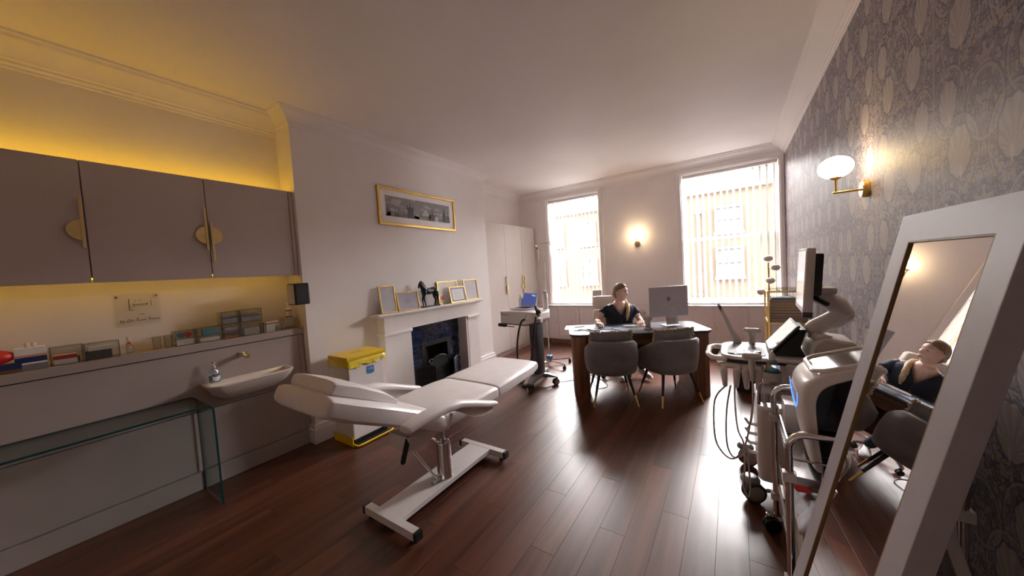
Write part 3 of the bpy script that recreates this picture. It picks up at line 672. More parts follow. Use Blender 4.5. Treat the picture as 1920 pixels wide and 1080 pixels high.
# ------------------------------------------------------------------ things on the alcove shelf
SZ = 1.1175
def clear_box(name, label, y0, y1, x0, x1, z, h, cat='organiser', group='clear organisers on the shelf', dark=True, mid=None, drawer=False):
    t = thing(name, label, cat, ((x0+x1)/2, (y0+y1)/2, z), 0, group)
    a, c, d = (y1-y0)/2, (x1-x0)/2, .002
    m = MB().box(-c, c, -a, -a+d, 0, h).box(-c, c, a-d, a, 0, h).box(-c, c, -a, a, 0, d).box(-c, -c+d, -a, a, 0, h)
    if drawer: m.box(-c, c, -a, a, h-d, h)
    m.build('shell', 'acr', t, smooth=False)
    MB().box(c-d, c, -a+.003, a-.003, .003, h-.004).build('front', 'acr', t, smooth=False)
    e = MB(); r = .0018
    for zz in ([0, h] if mid is None else [0, mid, h]):
        e.box(c-.001, c+.001, -a, a, zz-r if zz else 0, zz+r)
    e.box(c-.001, c+.001, -a, -a+2*r, 0, h).box(c-.001, c+.001, a-2*r, a, 0, h)
    e.build('edges', 'dgrey' if dark else 'lgrey', t, smooth=False)
    return t
def packet(name, label, mat, x, y, z, sx, sy, sz, rz=0, group='packets in the organisers', band=None, cat='packet'):
    t = MB().box(-sx/2, sx/2, -sy/2, sy/2, 0, sz).build(name, mat, None, bevel=.002); t.location = (x, y, z); t.rotation_euler = (0,0,rz)
    if band:
        for bm_, z0, z1 in band: MB().box(-sx/2-.0006, sx/2+.0006, -sy/2-.0006, sy/2+.0006, z0*sz, z1*sz).build('printed_band', bm_, t, bevel=.001)
    return tag(t, label, cat, group)
X0, X1 = -3.60, -3.50
clear_box('organiser', 'clear dark-edged organiser, left one of the pair on the shelf', .124, .250, X0, X1, SZ, .115)
clear_box('organiser', 'clear dark-edged organiser, right one of the pair on the shelf', .254, .404, X0, X1, SZ, .110)
packet('sachet_packet', 'red and white packet in the left clear organiser of the pair', 'paper', -3.53, .18, SZ+.003, .05, .09, .06, band=[('red',.55,.95)])
packet('sachet_packet', 'brown packet lying behind the red one in clear organiser', 'brown', -3.58, .19, SZ+.003, .03, .10, .035)
packet('sachet_packet', 'dark charcoal packet in the right clear organiser of the pair', 'dgrey', -3.535, .315, SZ+.003, .05, .11, .055)
packet('sachet_packet', 'cream folded leaflet on top of the dark packet', 'paper', -3.535, .33, SZ+.0585, .045, .12, .028, .06)
# tissue carton and red cap at the left edge
packet('carton', 'white, navy and red printed carton near left end of shelf', 'paper', -3.53, .058, SZ, .075, .11, .135, group='cartons on the shelf', cat='carton', band=[('navy',.35,.60),('orange',.62,.68),('mgrey',0,.28)])
for i in (0, 1):
    t = MB().lathe([(.008,0),(.010,.004),(.010,.022),(.006,.028),(.003,.029)], (0,0,0), 12).build('small_cap', 'opal'); t.location = (-3.53, .05+.025*i, SZ+.1352)
    tag(t, 'small pale bottle cap standing on the %s part of the printed carton' % ('near', 'far')[i], 'cap', 'small caps on the printed carton')
r_ = MB().ell((0,0,.045), (.05,.085,.045), 20, 12).build('red_pouch', 'red'); r_.location = (-3.52, -.075, SZ+.052)
tag(r_, 'rounded bright red pouch at the left end of the shelf', 'pouch')
packet('flat_box', 'flat dark teal box under the red pouch', 'navy', -3.53, -.06, SZ, .08, .17, .052, group='cartons on the shelf', cat='carton', band=[('brown',0,.4)])
# small dropper bottle
t = thing('dropper_bottle', 'small clear dropper bottle with white cap on the shelf', 'bottle', (-3.54, .452, SZ))
MB().lathe([(.015,0),(.016,.004),(.016,.06),(.006,.075),(.006,.085)], n=14).build('bottle_body', 'bottle', t)
MB().lathe([(.009,.085),(.010,.088),(.010,.118),(.004,.122)], n=12).build('cap', 'white', t)
MB().lathe([(.0164,.068),(.012,.074),(.008,.082)], n=12).build('label_band', 'red', t)
for i, y in enumerate((.585, .645)):
    t = MB().lathe([(.020,.0),(.022,.003),(.025,.095),(.0235,.095),(.0205,.005),(.001,.004)], n=18).build('clear_cup', 'acr'); t.location = (-3.53, y, SZ)
    tag(t, ('clear plastic cup standing nearer the wall sign', 'clear plastic cup standing next to the drawer organiser')[i], 'cup', 'clear cups on the shelf')
clear_box('drawer_organiser', 'small clear two-drawer organiser with rolls at left of stack', .675, .795, X0, X1, SZ, .112, mid=.055, drawer=True)
clear_box('drawer_organiser', 'clear organiser holding a teal carton beside the stack', .80, .955, X0, X1, SZ, .115, mid=.05, drawer=True)
clear_box('drawer_organiser', 'lower left clear drawer unit of the tall stack', .958, 1.078, X0, X1, SZ, .118, mid=.06, drawer=True)
clear_box('drawer_organiser', 'lower right clear drawer unit of the tall stack', 1.081, 1.235, X0, X1, SZ, .118, drawer=True)
clear_box('drawer_organiser', 'upper left clear drawer unit of the tall stack', .958, 1.078, X0, X1, SZ+.120, .10, mid=.05, drawer=True)
clear_box('drawer_organiser', 'upper right clear drawer unit of the tall stack', 1.081, 1.24, X0, X1, SZ+.120, .105, mid=.05, drawer=True)
packet('teal_carton', 'teal carton inside the clear organiser', 'teal', -3.535, .885, SZ+.052, .05, .095, .05)
packet('cream_carton', 'cream flat carton under the teal one', 'paper', -3.535, .88, SZ+.003, .05, .12, .03)
packet('white_carton', 'white folded pads in the small left organiser', 'paper', -3.535, .735, SZ+.003, .05, .10, .045)
packet('orange_carton', 'brown and orange carton in lower left drawer of stack', 'brown', -3.535, 1.02, SZ+.003, .05, .10, .04, band=[('orange',0,.3)])
packet('foil_pouch', 'crinkled foil pouches in upper left drawer of stack', 'foil', -3.535, 1.015, SZ+.125, .05, .10, .065, group='foil pouches in the drawer stack')
packet('foil_pouch', 'crinkled foil pouches in upper right drawer of stack', 'foil', -3.535, 1.16, SZ+.125, .05, .13, .07, group='foil pouches in the drawer stack')
packet('foil_pouch', 'crinkled foil pouches filling upper part of lower left drawer', 'foil', -3.535, 1.02, SZ+.064, .05, .09, .03, group='foil pouches in the drawer stack')
packet('swab_packet', 'pale swab packet in lower right drawer of stack', 'lgrey', -3.535, 1.16, SZ+.003, .05, .11, .06)
for i, (y, mat, c) in enumerate(((.715,'blue','blue'),(.755,'red','red'))):
    t = MB().lathe([(.012,-.02),(.02,-.02),(.02,.02),(.012,.02)], (0,0,.02), 16, 'x').build('tape_roll', mat); t.location = (-3.54, y, SZ+.058)
    tag(t, '%s roll of tape in top of the small left organiser' % c, 'tape', 'tape rolls in the organiser')
clear_box('tray', 'clear tray of white cartons right of the drawer stack', 1.25, 1.40, X0, X1, SZ, .085, dark=False, cat='tray')
clear_box('tray', 'empty clear tray at the chimney end of the shelf', 1.412, 1.525, X0, X1-.005, SZ, .105, dark=False, cat='tray', drawer=True)
packet('white_carton', 'white carton with red print in clear tray', 'paper', -3.55, 1.325, SZ+.003, .05, .11, .085, .1, band=[('red',.78,.9)])
packet('white_carton', 'small white carton lying at front of clear tray', 'paper', -3.515, 1.30, SZ+.003, .02, .07, .05)
packet('ochre_carton', 'ochre carton beside white one in clear tray', P('ochre_card', (.45,.33,.10), .6), -3.515, 1.365, SZ+.003, .02, .035, .045)
t = thing('medicine_bottle', 'white medicine bottle with red-striped label standing on clear tray', 'bottle', (-3.545, 1.475, SZ+.107))
MB().lathe([(.024,0),(.026,.004),(.026,.085),(.014,.105),(.014,.115)], n=18).build('bottle_body', 'white', t)
MB().lathe([(.016,.115),(.017,.117),(.017,.138),(.014,.14)], n=16).build('cap', 'white', t)
MB().lathe([(.0265,.058),(.0265,.070)], n=18).build('label_stripe', 'red', t); MB().lathe([(.0265,.002),(.0265,.012)], n=18).build('base_band', 'dgrey', t)
m = MB()
for k in range(4): m.box(.026, .0268, -.012, .012, .022+.008*k, .024+.008*k)
m.build('label_lettering', 'mgrey', t, smooth=False)
# acrylic sign with handwriting
sg = thing('acrylic_sign', 'clear acrylic sign with bracket mark and handwriting on alcove wall', 'sign', (-3.659, .53, 1.30))
MB().box(.006, .010, -.115, .115, .0, .235).build('sheet', clear_mat('clear_sign_sheet', (.985,.985,.98), .02), sg, smooth=False)
m = MB()
for yy, zz in ((-.1,.215),(.1,.215)): m.lathe([(.007,0),(.008,.012),(.006,.014)], (0,yy,zz), 12, 'x')
m.build('standoff', 'steel', sg)
m = MB()
m.tube([(.0108,-.042,.20),(.0108,-.042,.115),(.0108,-.024,.115)], .0022, 6).tube([(.0108,-.020,.155),(.0108,.048,.155)], .0020, 6)
m.tube([(.0108,-.020,.147),(.0108,-.020,.163)], .002, 6).tube([(.0108,.048,.147),(.0108,.048,.163)], .002, 6).tube([(.0108,.068,.14),(.0108,.068,.185)], .0014, 6)
m.tube([(.0108,-.012,.19),(.0108,-.012,.175)], .001, 5).tube([(.0108,.012,.19),(.0108,.012,.175)], .001, 5).tube([(.0108,.0,.082),(.0108,.03,.082)], .0015, 5)
m.build('bracket_mark', 'ink', sg)
MW = Matrix(((0,0,1,.0106),(1,0,0,0),(0,1,0,0),(0,0,0,1)))
text_mesh('by Dr', .028, Matrix.Translation((0,-.098,.032)) @ MW, 'lettering', 'ink', sg, .0004, .35)
m = MB()
def scrawl(y0, w, n, amp, seed):
    rr = random.Random(seed); p = []
    for i in range(n*4+1):
        a = i/(n*4); p.append((.0108, y0+w*a+.004*sin(i*PI/2), .036+amp*(.5+.5*sin(i*PI/2))*(rr.uniform(.4,1)) + (amp*1.4 if i in (1,2) else 0)))
    m.tube(p, .0012, 5)
scrawl(-.012, .046, 4, .012, 3); scrawl(.048, .06, 6, .012, 5)
m.build('handwriting', 'ink', sg)
# towel dispenser on the chimney corner
d = thing('towel_dispenser', 'black wall-mounted hand towel dispenser at the chimney corner', 'dispenser', (-3.335, 1.545, 1.345))
MB().box(-.065, .085, -.13, -.002, 0, .195).build('housing', 'black', d, bevel=.014, seg=3)
MB().box(-.066, -.052, -.128, -.004, .004, .19).box(-.05, .07, -.1305, -.1295, .01, .185).build('side_plate', 'lgrey', d, bevel=.002)

# ------------------------------------------------------------------ basin, tap, soap, glass table
bs = thing('wash_basin', 'wide shallow white wall-hung basin on the taupe panel', 'basin', (XP, 1.07, .655))
def bring(x1, hy, z, r, back=0.001, n=9):
    p = [(back, -hy, z)]
    for c0, a0 in (((x1-r, -hy+r), -PI/2), ((x1-r, hy-r), 0)):
        for i in range(n): a = a0+PI/2*i/(n-1); p.append((c0[0]+r*cos(a), c0[1]+r*sin(a), z))
    p.append((back, hy, z)); return p
R = [bring(.08, .13, 0, .05), bring(.135, .20, .012, .07), bring(.195, .262, .075, .075), bring(.232, .29, .135, .07), bring(.235, .292, .147, .07), bring(.231, .288, .150, .068),
     bring(.215, .272, .149, .06, .03), bring(.203, .262, .135, .055, .034), bring(.16, .215, .072, .05, .045), bring(.12, .15, .06, .04, .06)]
MB().loft(R).build('bowl', 'ceramic', bs, angle=1.2)
MB().lathe([(.012,.061),(.018,.0615),(.018,.064),(.004,.065)], (.09,0,0), 16).build('waste', 'chrome', bs)
tp = thing('wall_tap', 'short chrome wall spout above the basin', 'tap', (XP, 1.05, .975))
MB().lathe([(.022,0),(.022,.010),(.017,.012),(.017,.085),(.001,.085)], n=20, ax='x').build('spout', 'chrome', tp)
MB().tube([(.075,0,.002),(.105,.012,-.012)], [.019,.018], 16, round_=False).build('spout_tip', 'steel', tp)
sp = thing('soap_bottle', 'clear pump bottle of turquoise soap on basin corner', 'bottle', (-3.405, .855, .8055))
el = lambda rx, ry, z, n=20: [(rx*cos(2*PI*i/n), ry*sin(2*PI*i/n), z) for i in range(n)]
MB().loft([el(.020,.034,.0),el(.022,.037,.004),el(.022,.037,.055),el(.018,.028,.085),el(.010,.012,.105),el(.010,.011,.115)]).build('bottle_body', 'bottle', sp)
MB().loft([el(.019,.033,.003),el(.0205,.0355,.006),el(.0205,.0355,.055),el(.0203,.035,.056)]).build('liquid', 'hblue', sp)
MB().lathe([(.011,.113),(.012,.115),(.012,.130),(.005,.134),(.005,.15),(.011,.152),(.011,.160),(.002,.162)], n=14).box(.0,.035,-.005,.005,.151,.158).build('pump', 'opal', sp)
MB().lathe([(.0112,.1525),(.0116,.154),(.0116,.160)], n=14).build('pump_collar', 'navy', sp)
m = MB().loft([[(.0226*math.sqrt(max(0,1-(a*.024/.037)**2))+.0007, .024*a+.004, .04+.03*s_*math.sqrt(max(0,1-a*a))) for s_ in (1,-1)] for a in [i/8-1 for i in range(17)]], cap=False, closed=False)
lb = m.build('label', 'paper', sp)
m = MB().loft([[(.0226*math.sqrt(max(0,1-(a*.022/.037)**2))+.0014, .022*a+.004, .056+.011*s_*math.sqrt(max(0,1-a*a))) for s_ in (1,-1)] for a in [i/8-1 for i in range(17)]], cap=False, closed=False)
m.build('oval_badge', 'navy', lb)
MB().tube([(.0246,-.008+.0035*i,.055+.003*(i%2)) for i in range(8)], .0009, 5).build('badge_lettering', 'paper', lb)
gt = thing('glass_console_table', 'clear bent glass console table with green edges below basin', 'table', (0,0,0))
gx0, gx1, gy, gz, tt = -3.445, -3.065, .75, .73, .012
prof = [(gy-1.45, gz)]+[(gy-.05+.05*sin(a), gz-.05+.05*cos(a)) for a in [PI/2*i/8 for i in range(9)]]+[(gy, 0.002)]
inn = [(gy-1.45, gz-tt)]+[(gy-.05+(.05-tt)*sin(a), gz-.05+(.05-tt)*cos(a)) for a in [PI/2*i/8 for i in range(9)]]+[(gy-tt, 0.002)]
e = .0006
MB().loft([[(gx0+.003, *p), (gx1-.003, *p), (gx1-.003, *q), (gx0+.003, *q)] for p, q in zip(prof, inn)]).build('glass_sheet', 'tglass', gt, angle=.5)
m = MB()
for a, c in ((gx1-.0028, gx1), (gx0, gx0+.0028)): m.loft([[(a, *p), (c, *p), (c, *q), (a, *q)] for p, q in zip(prof, inn)])
m.build('polished_edge', 'gedge', gt, angle=.5)
MB().box(gx0+.003, gx1-.003, gy-1.45, gy-1.45+tt, .002, gz-tt-.001).build('end_panel', 'tglass', gt, smooth=False)
# ------------------------------------------------------------------ treatment couch
bd = thing('treatment_couch', 'white faux-leather hydraulic treatment couch with raised backrest and chrome cylinder', 'couch', (-1.83, 0, 0))
TB = math.atan2(.345, .70)   # backrest slope
def bst(y): return (.585+(1.50-y)*math.tan(TB)*1.0)
MB().pad([(1.49,.575,.285,.058,-TB),(1.40,bst(1.40)-.005,.30,.062,-TB),(1.1,bst(1.1),.31,.064,-TB),(.885,bst(.885),.31,.062,-TB),(.797,bst(.797)+.004,.285,.056,-TB)], p=4.5).build('backrest', 'leather', bd)
MB().pad([(1.19,bst(1.19)+.078,.20,.022,-TB),(1.10,bst(1.10)+.094,.215,.038,-TB),(.95,bst(.95)+.10,.225,.045,-TB),(.85,bst(.85)+.098,.215,.040,-TB)], p=4.5).build('head_cushion', 'leather', bd)
def piping(pts, par): MB().tube(pts, .004, 6).build('piping', 'leather', par)
MB().pad([(1.50,.598,.29,.05,0),(1.58,.600,.30,.055,0),(1.9,.600,.305,.055,0),(2.02,.598,.30,.05,0)], p=5).build('seat', 'leather', bd)
MB().pad([(2.065,.600,.30,.052,.02),(2.2,.602,.30,.055,.02),(2.6,.610,.285,.052,.02),(2.73,.612,.255,.046,.02)], p=5).build('leg_rest', 'leather', bd)
def armrest(sx):
    x = .395*sx
    st = [(1.09,.740,.045,.020,0),(1.18,.752,.050,.024,.05),(1.36,.752,.054,.026,-.05),(1.47,.735,.054,.026,-.28),(1.60,.690,.052,.024,-.42),(1.75,.632,.048,.022,-.34),(1.84,.605,.036,.016,-.3)]
    a = MB().pad(st, xc=x, p=3).build('armrest', 'leather', bd)
    MB().prism([(1.40,.725),(1.60,.68),(1.81,.600),(1.80,.562),(1.70,.572),(1.60,.605),(1.52,.66)], x-.018, x+.018, 'x').build('arm_plate', 'metalw', a, smooth=False)
    MB().tube([(x,1.42,.69),(x-.05*sx,1.44,.60),(x-.10*sx,1.48,.56),(x-.17*sx,1.50,.55)], .012, 8).build('arm_bracket', 'metalw', a)
armrest(1); armrest(-1)
f = MB()
f.box(-.24,.24,1.56,1.99,.520,.545).box(-.12,.12,1.55,1.85,.485,.52)
f.tube([(.2,1.58,.53),(.2,1.46,.55),(.2,1.2,.665)], .012, 8).tube([(-.2,1.58,.53),(-.2,1.46,.55),(-.2,1.2,.665)], .012, 8)
f.tube([(-.2,2.0,.53),(-.2,2.45,.545)], .012, 8).tube([(.2,2.0,.53),(.2,2.45,.545)], .012, 8)
f.build('under_frame', 'metalw', bd, bevel=.003)
MB().prism([(1.27,.47),(1.40,.425),(1.55,.495),(1.53,.535),(1.40,.53),(1.29,.545)], -.04, .15, 'x').build('tilt_bracket', 'metalw', bd, bevel=.004)
MB().tube([(.13,1.30,.53),(.16,1.23,.43)], .016, 10, round_=True).build('lever_grip', 'black', bd)
MB().tube([(.06,1.36,.44),(.055,1.57,.105)], .009, 10).build('gas_strut', 'chrome', bd)
MB().tube([(.055,1.53,.09),(.055,1.60,.09)], .013, 10).build('strut_clevis', 'steel', bd)
MB().tube([(.10,1.45,.47),(.07,1.56,.40),(.055,1.60,.35)], .006, 8).build('pump_lever', 'chrome', bd)
MB().lathe([(.060,.078),(.060,.082),(.056,.09),(.050,.325),(.048,.332),(.036,.334),(.034,.328),(.015,.328)], (.05,1.66,0), 28).build('hydraulic_cylinder', 'chrome', bd)
MB().cyl((.05,1.66,.32), (.05,1.66,.50), .013, 14).build('piston', 'steel', bd)
bb = MB().box(-.095,.125,1.20,2.10,.045,.078)
bb.box(-.18,.285,1.165,1.215,.030,.080).box(-.19,.255,2.095,2.145,.030,.080)
bb.build('base', 'metalw', bd, bevel=.004)
for x, y in ((-.19,1.19),(.295,1.19),(-.20,2.12),(.265,2.12)):
    c = MB().box(x-.012, x+.012, y-.027, y+.027, .028, .082).build('end_cap', 'black', bd, bevel=.003)
    xi = x+(.045 if x < 0 else -.045)
    MB().lathe([(.016,0),(.018,.004),(.016,.026),(.006,.03)], (xi, y, 0), 14).build('foot', 'rubber', bd)

# ------------------------------------------------------------------ clinical waste bin
bn = thing('pedal_bin', 'white clinical pedal bin with yellow lid and yellow liner by the fireplace', 'bin', (-3.115, 1.865, 0))
MB().box(-.165,.145,-.185,.185,.05,.765).build('body', 'white', bn, bevel=.012)
MB().box(-.175,.158,-.20,.215,.795,.83).box(-.17,.15,-.195,.205,.775,.797).build('lid', 'yellow', bn, bevel=.008)
rg = []
rr = random.Random(4)
per = [(-.168,-.188)]+[(.150,-.188+.38*i/14) for i in range(15)]+[(.150-.318*i/12,.198) for i in range(1,13)]+[(-.168,.19-.378*i/14) for i in range(1,14)]
def ragged(k, z, am): return [(p[0]*(1+k)+rr.uniform(-am,am), p[1]*(1+k)+rr.uniform(-am,am), z+(rr.uniform(-1,1)*am*(3.0 if z < .74 else .6))) for p in per]
MB().loft([ragged(.0,.79,.001), ragged(.05,.775,.005), ragged(.065,.752,.006), ragged(.075,.730,.006)], cap=False).build('bin_liner', 'ybag', bn, angle=3)
s = MB().prism([(-.005,.63),(.035,.622),(.075,.63),(.075,.70),(-.005,.70)], .1455, .1468, 'x').build('sticker', 'blue', bn, smooth=False)
MB().tube([(.1475,.008+.006*i,.668+(.012 if i % 2 else -.004)) for i in range(9)], .0032, 6).build('sticker_lettering', 'paper', s)
m = MB()
for k in range(3): m.box(-.04+.025*k, -.028+.025*k, -.06, .06, .8302, .8306)
m.build('lid_print', P('faded_print', (.62,.42,.02), .5), bn, smooth=False)
MB().box(-.16,.14,-.18,.18,.012,.05).build('base', 'black', bn, bevel=.004)
fr_ = MB().box(-.165,.155,-.205,-.197,0,.075)
fr_.tube([(.145,-.20,.02),(.205,-.19,.014),(.215,-.16,.014),(.215,.15,.014),(.205,.19,.014),(.15,.20,.02)], .010, 8)
fr_.build('pedal_frame', 'yellow', bn, bevel=.002)
MB().box(.146,.205,-.17,.17,.004,.018).build('pedal_plate', 'black', bn, bevel=.003)

# ------------------------------------------------------------------ laser trolley with laptop
def caster(par, x, y, r, rz, hub='lgrey', tyre='rubber', w=.018, gap=.014, fork='dgrey', zoff=0):
    M = trs((x, y, r+zoff), rz)
    c = MB()
    for s in (-1, 1): c.lathe([(r*.55,-w/2),(r*.96,-w/2),(r,-w/2+.004),(r,w/2-.004),(r*.96,w/2),(r*.55,w/2)], (s*(gap/2+w/2),0,0), 22, 'x')
    o = c.build('caster', tyre, par, M=M)
    h = MB()
    for s in (-1, 1): h.lathe([(.001,-w/2-.002),(r*.70,-w/2-.002),(r*.74,-w/2),(r*.74,w/2),(r*.70,w/2+.002),(.001,w/2+.002)], (s*(gap/2+w/2),0,0), 22, 'x')
    h.build('hub', hub, o)
    k = MB().box(-gap/2*.8, gap/2*.8, -r*.35, r*.75, 0, r*1.15).lathe([(.010,r*1.1),(.014,r*1.12),(.014,r*1.5),(.010,r*1.52)], (0,r*.35,0), 12)
    k.build('fork', fork, o, bevel=.002); return o
lt_ = thing('laser_trolley', 'grey laser trolley on pillar with laptop, hoses and castors beside couch', 'trolley', (-2.21, 3.85, 0), .0)
MX = trs((-.175,.0,-.0), -.21) @ Matrix.Diagonal((1.06,1.06,1.012,1))
bx = MB(MX)
sec = lambda x, z0, z1, y0, y1: [(x,y0,z0),(x,y1,z0),(x,y1,z1),(x,y0,z1)]
bx.loft([sec(-.24,.825,.985,-.19,.19),sec(.20,.825,.995,-.20,.20),sec(.29,.855,.985,-.17,.17),sec(.335,.885,.965,-.11,.11)])
cs = bx.build('console', 'white', lt_, bevel=.012, seg=3)
MB(MX).box(-.22,.20,-.185,.185,.81,.8245).build('console_base', 'mgrey', lt_, bevel=.004)
MB(MX).box(-.20,-.07,-.2025,-.2015,.938,.946).box(-.21,-.16,-.2025,-.2015,.972,.977).build('console_lettering', 'dgrey', cs, smooth=False)
MB(MX).box(.205,.22,-.196,-.180,.90,.955).build('green_badge', P('green_badge_plastic', (.25,.55,.05), .4), cs, bevel=.002)
MB(MX).tube([(.25,-.205,.905),(.25,-.09,.905)], .024, 12, round_=True).build('handpiece_socket', 'white', lt_)
MB(MX).tube([(.30,-.08,.93),(.345,-.10,.99),(.33,-.13,1.05)], [.032,.036,.020], 12, round_=True).build('handpiece', 'black', lt_)
MB(MX).tube([(.355,-.10,.965),(.345,-.13,1.045)], .016, 10, round_=True).box(.33,.37,-.10,-.06,.86,.90).build('handpiece_shell', 'white', lt_)
MB(MX).tube(spl([(.225,-.215,.905),(.20,-.27,.86),(.165,-.31,.62),(.18,-.33,.36),(.25,-.32,.20),(.33,-.31,.27),(.36,-.28,.5),(.355,-.2,.8),(.33,-.14,.93)]), .011, 10).build('hose', 'rubber', lt_)
MB(MX).tube([(.02,-.20,.79),(-.05,-.215,.795),(-.12,-.22,.80)], .006, 8).box(-.24,-.11,-.235,-.195,.785,.825).build('foot_switch_lead', 'black', lt_, bevel=.004)
cl = MB().prism([(-.075,-.05),(.055,-.075),(.085,.0),(.07,.075),(-.06,.075),(-.085,.02)], .13, .81)
cl.build('pillar', 'dgrey', lt_, bevel=.012)
m = MB()
for k in range(3): m.box(-.05+.03*k, -.043+.03*k, -.078+.005*k-.012*(k-1), -.058, .16, .80)
m.build('pillar_grooves', 'mgrey', lt_, smooth=False)
cpos = ((.065,-.355),(.225,.06),(-.06,.35),(-.24,-.05))
for i, (x, y) in enumerate(cpos):
    m = MB().loft([[(p[0]*a+q[0], p[1]*a+q[1], z) for p, z in zip(((-y,x),(y,-x),(y,-x),(-y,x)), zs)] for a, q, zs in ((.22,(0,0),(.10,.10,.16,.16)),(.14,(x*.6,y*.6),(.105,.105,.15,.15)),(.09,(x,y),(.10,.10,.12,.12)))])
    m.build('base_leg', 'mgrey', lt_, bevel=.006)
    caster(lt_, x, y, .042, (.9,-.5,.3,2.2)[i])
tag(MB().tube(spl([(-2.0,3.95,.02),(-1.92,4.06,.006),(-1.80,4.2,.006),(-1.66,4.32,.006),(-1.50,4.05,.006),(-1.42,3.98,.006),(-1.36,4.1,.006),(-1.5,4.3,.006),(-1.75,4.45,.006)]), .004, 6).build('power_cable', 'rubber'), 'black cable looping on the floor between trolley and desk', 'cable')
pa = thing('power_adapter', 'black power adapter with lead on floor under laser trolley', 'adapter', (-2.27, 3.66, 0))
MB(trs((0,0,0), .1)).box(-.075,.075,-.03,.03,.001,.04).build('brick_body', 'black', pa, bevel=.004)
MB().tube([(.07,0,.02),(.14,.05,.008),(.22,.08,.006),(.27,.17,.006)], .004, 6).tube([(-.0,.03,.02),(.02,.12,.04),(.03,.16,.10)], .003, 6).build('lead', 'rubber', pa)
lp = thing('laptop', 'open silver laptop with a dark blue screen on the laser trolley', 'laptop', (-2.42, 3.89, 1.0085), -.30)
MB().box(-.15,.15,-.11,.11,0,.014).build('base', 'alu', lp, bevel=.003)
MB().box(-.135,.135,-.05,.09,.0141,.0155).build('keyboard', 'black', lp, bevel=.001)
LM = trs((0,.105,.014), 0, -.28)
sc = MB(LM).box(-.15,.15,0,.008,0,.20).build('lid', 'alu', lp, bevel=.003)
MB(LM).box(-.135,.135,-.0015,-.0002,.02,.188).build('screen', 'lcd', sc, smooth=False)
m = MB(LM)
for a, c, z in ((.03,.10,.165),(.06,.12,.152)): m.box(a, c, -.0022,-.0016, z, z+.006)
m.build('screen_text', 'lcdt', sc, smooth=False)
t = thing('spray_bottle', 'slim clear bottle behind the laptop on the laser trolley', 'bottle', (-2.545, 4.045, .999))
MB().lathe([(.026,.0),(.028,.005),(.028,.12),(.012,.15),(.012,.16)], n=16).build('bottle_body', 'bottle', t); MB().lathe([(.013,.16),(.013,.185),(.005,.205)], n=12).build('cap', 'white', t)
t = thing('gel_bottle', 'tall white cylindrical bottle at back of the laser trolley', 'bottle', (-2.10, 3.96, .999))
MB().lathe([(.033,0),(.034,.004),(.034,.20),(.022,.215)], n=18).build('bottle_body', 'white', t); MB().lathe([(.024,.214),(.025,.217),(.024,.24),(.008,.245)], n=16).build('cap', 'lgrey', t)
t = packet('crumpled_tissue', 'small crumpled clear film beside the laptop on trolley', 'opal', -2.2, 3.85, .995, .05, .04, .02, group='bits on the laser trolley', cat='film')
# drip stand
iv = thing('drip_stand', 'chrome drip stand with hooks standing behind the laser trolley', 'drip stand', (-2.47, 4.70, 0))
MB().cyl((0,0,.09), (0,0,1.02), .011, 12).cyl((0,0,1.0), (0,0,1.945), .007, 12).build('pole', 'chrome', iv)
MB().lathe([(.016,.99),(.016,1.04),(.010,1.045)], n=14).lathe([(.03,.06),(.035,.08),(.03,.12),(.012,.125)], n=14).build('clamp', 'steel', iv)
m = MB().tube([(-.115,0,1.945),(.115,0,1.945)], .0045, 8)
for s in (-1, 1): m.tube([(s*.115,0,1.945),(s*.14,0,1.94),(s*.145,0,1.92),(s*.125,0,1.905),(s*.105,0,1.92)], .0045, 8)
m.build('hooks', 'chrome', iv)
MB().box(-.045,.035,-.045,.045,.10,.16).build('blue_knob', 'blue', iv, bevel=.01)
for i in range(5):
    a = -.42+2*PI*i/5; x, y = .34*cos(a), .34*sin(a)
    MB().tube([(.02*cos(a),.02*sin(a),.085),(x,y,.075)], .013, 8).build('leg', 'chrome', iv); caster(iv, x, y, .026, a, 'black', fork='black', w=.010, gap=.010)
dp = thing('drip_line', 'white drip chamber with red cap and tube hanging from stand', 'drip line', (-2.585, 4.70, 1.66))
MB().lathe([(.004,.24),(.011,.22),(.011,.19),(.018,.17),(.02,.05),(.012,.02),(.006,0)], n=14).build('drip_chamber', 'opal', dp)
MB().lathe([(.0125,.19),(.0125,.225)], n=12).build('red_cap', 'red', dp)
MB().tube([(0,0,.24),(.0,0,.262)], .002, 6).tube(spl([(0,0,.01),(-.03,0,-.08),(-.045,.0,-.22),(-.03,0,-.45),(-.02,0,-.55)]), .005, 6).build('tube', 'opal', dp)

# ------------------------------------------------------------------ desk
DA = math.atan2(.432,.902); DO = V((-1.585, 3.535, 0))
def dk_(u, v, z=0): return DO+V((cos(DA)*u-sin(DA)*v, sin(DA)*u+cos(DA)*v, z))
de = thing('desk', 'walnut desk with rounded grey top and slab legs', 'desk', DO, DA)
DL, DW, DZ = 1.56, .67, .752
def rrect(x0, x1, y0, y1, r, n=8):
    p = []
    for cx, cy, a in ((x1-r,y0+r,-PI/2),(x1-r,y1-r,0),(x0+r,y1-r,PI/2),(x0+r,y0+r,PI)):
        p += [(cx+r*cos(a+PI/2*i/n), cy+r*sin(a+PI/2*i/n)) for i in range(n+1)]
    return p
MB().prism(rrect(0,DL,0,DW,.10), DZ-.012, DZ).build('desk_top', 'dtop', de, bevel=.002)
MB().prism(rrect(.006,DL-.006,.006,DW-.006,.10), DZ-.03, DZ-.0121).build('top_edge', P('dark_edge', (.015,.015,.02), .4), de, smooth=True)
def ped(x0, x1):
    m = MB().prism(rrect(x0,x1,.025,DW-.025,.075), 0, DZ-.0302).build('slab_leg', 'walnut', de)
    q = MB()
    for k in range(3): q.box(x0+.02+.05*k, x0+.023+.05*k, .0235, .03, .002, DZ-.032)
ped(.03,.215); ped(DL-.20,DL-.03)
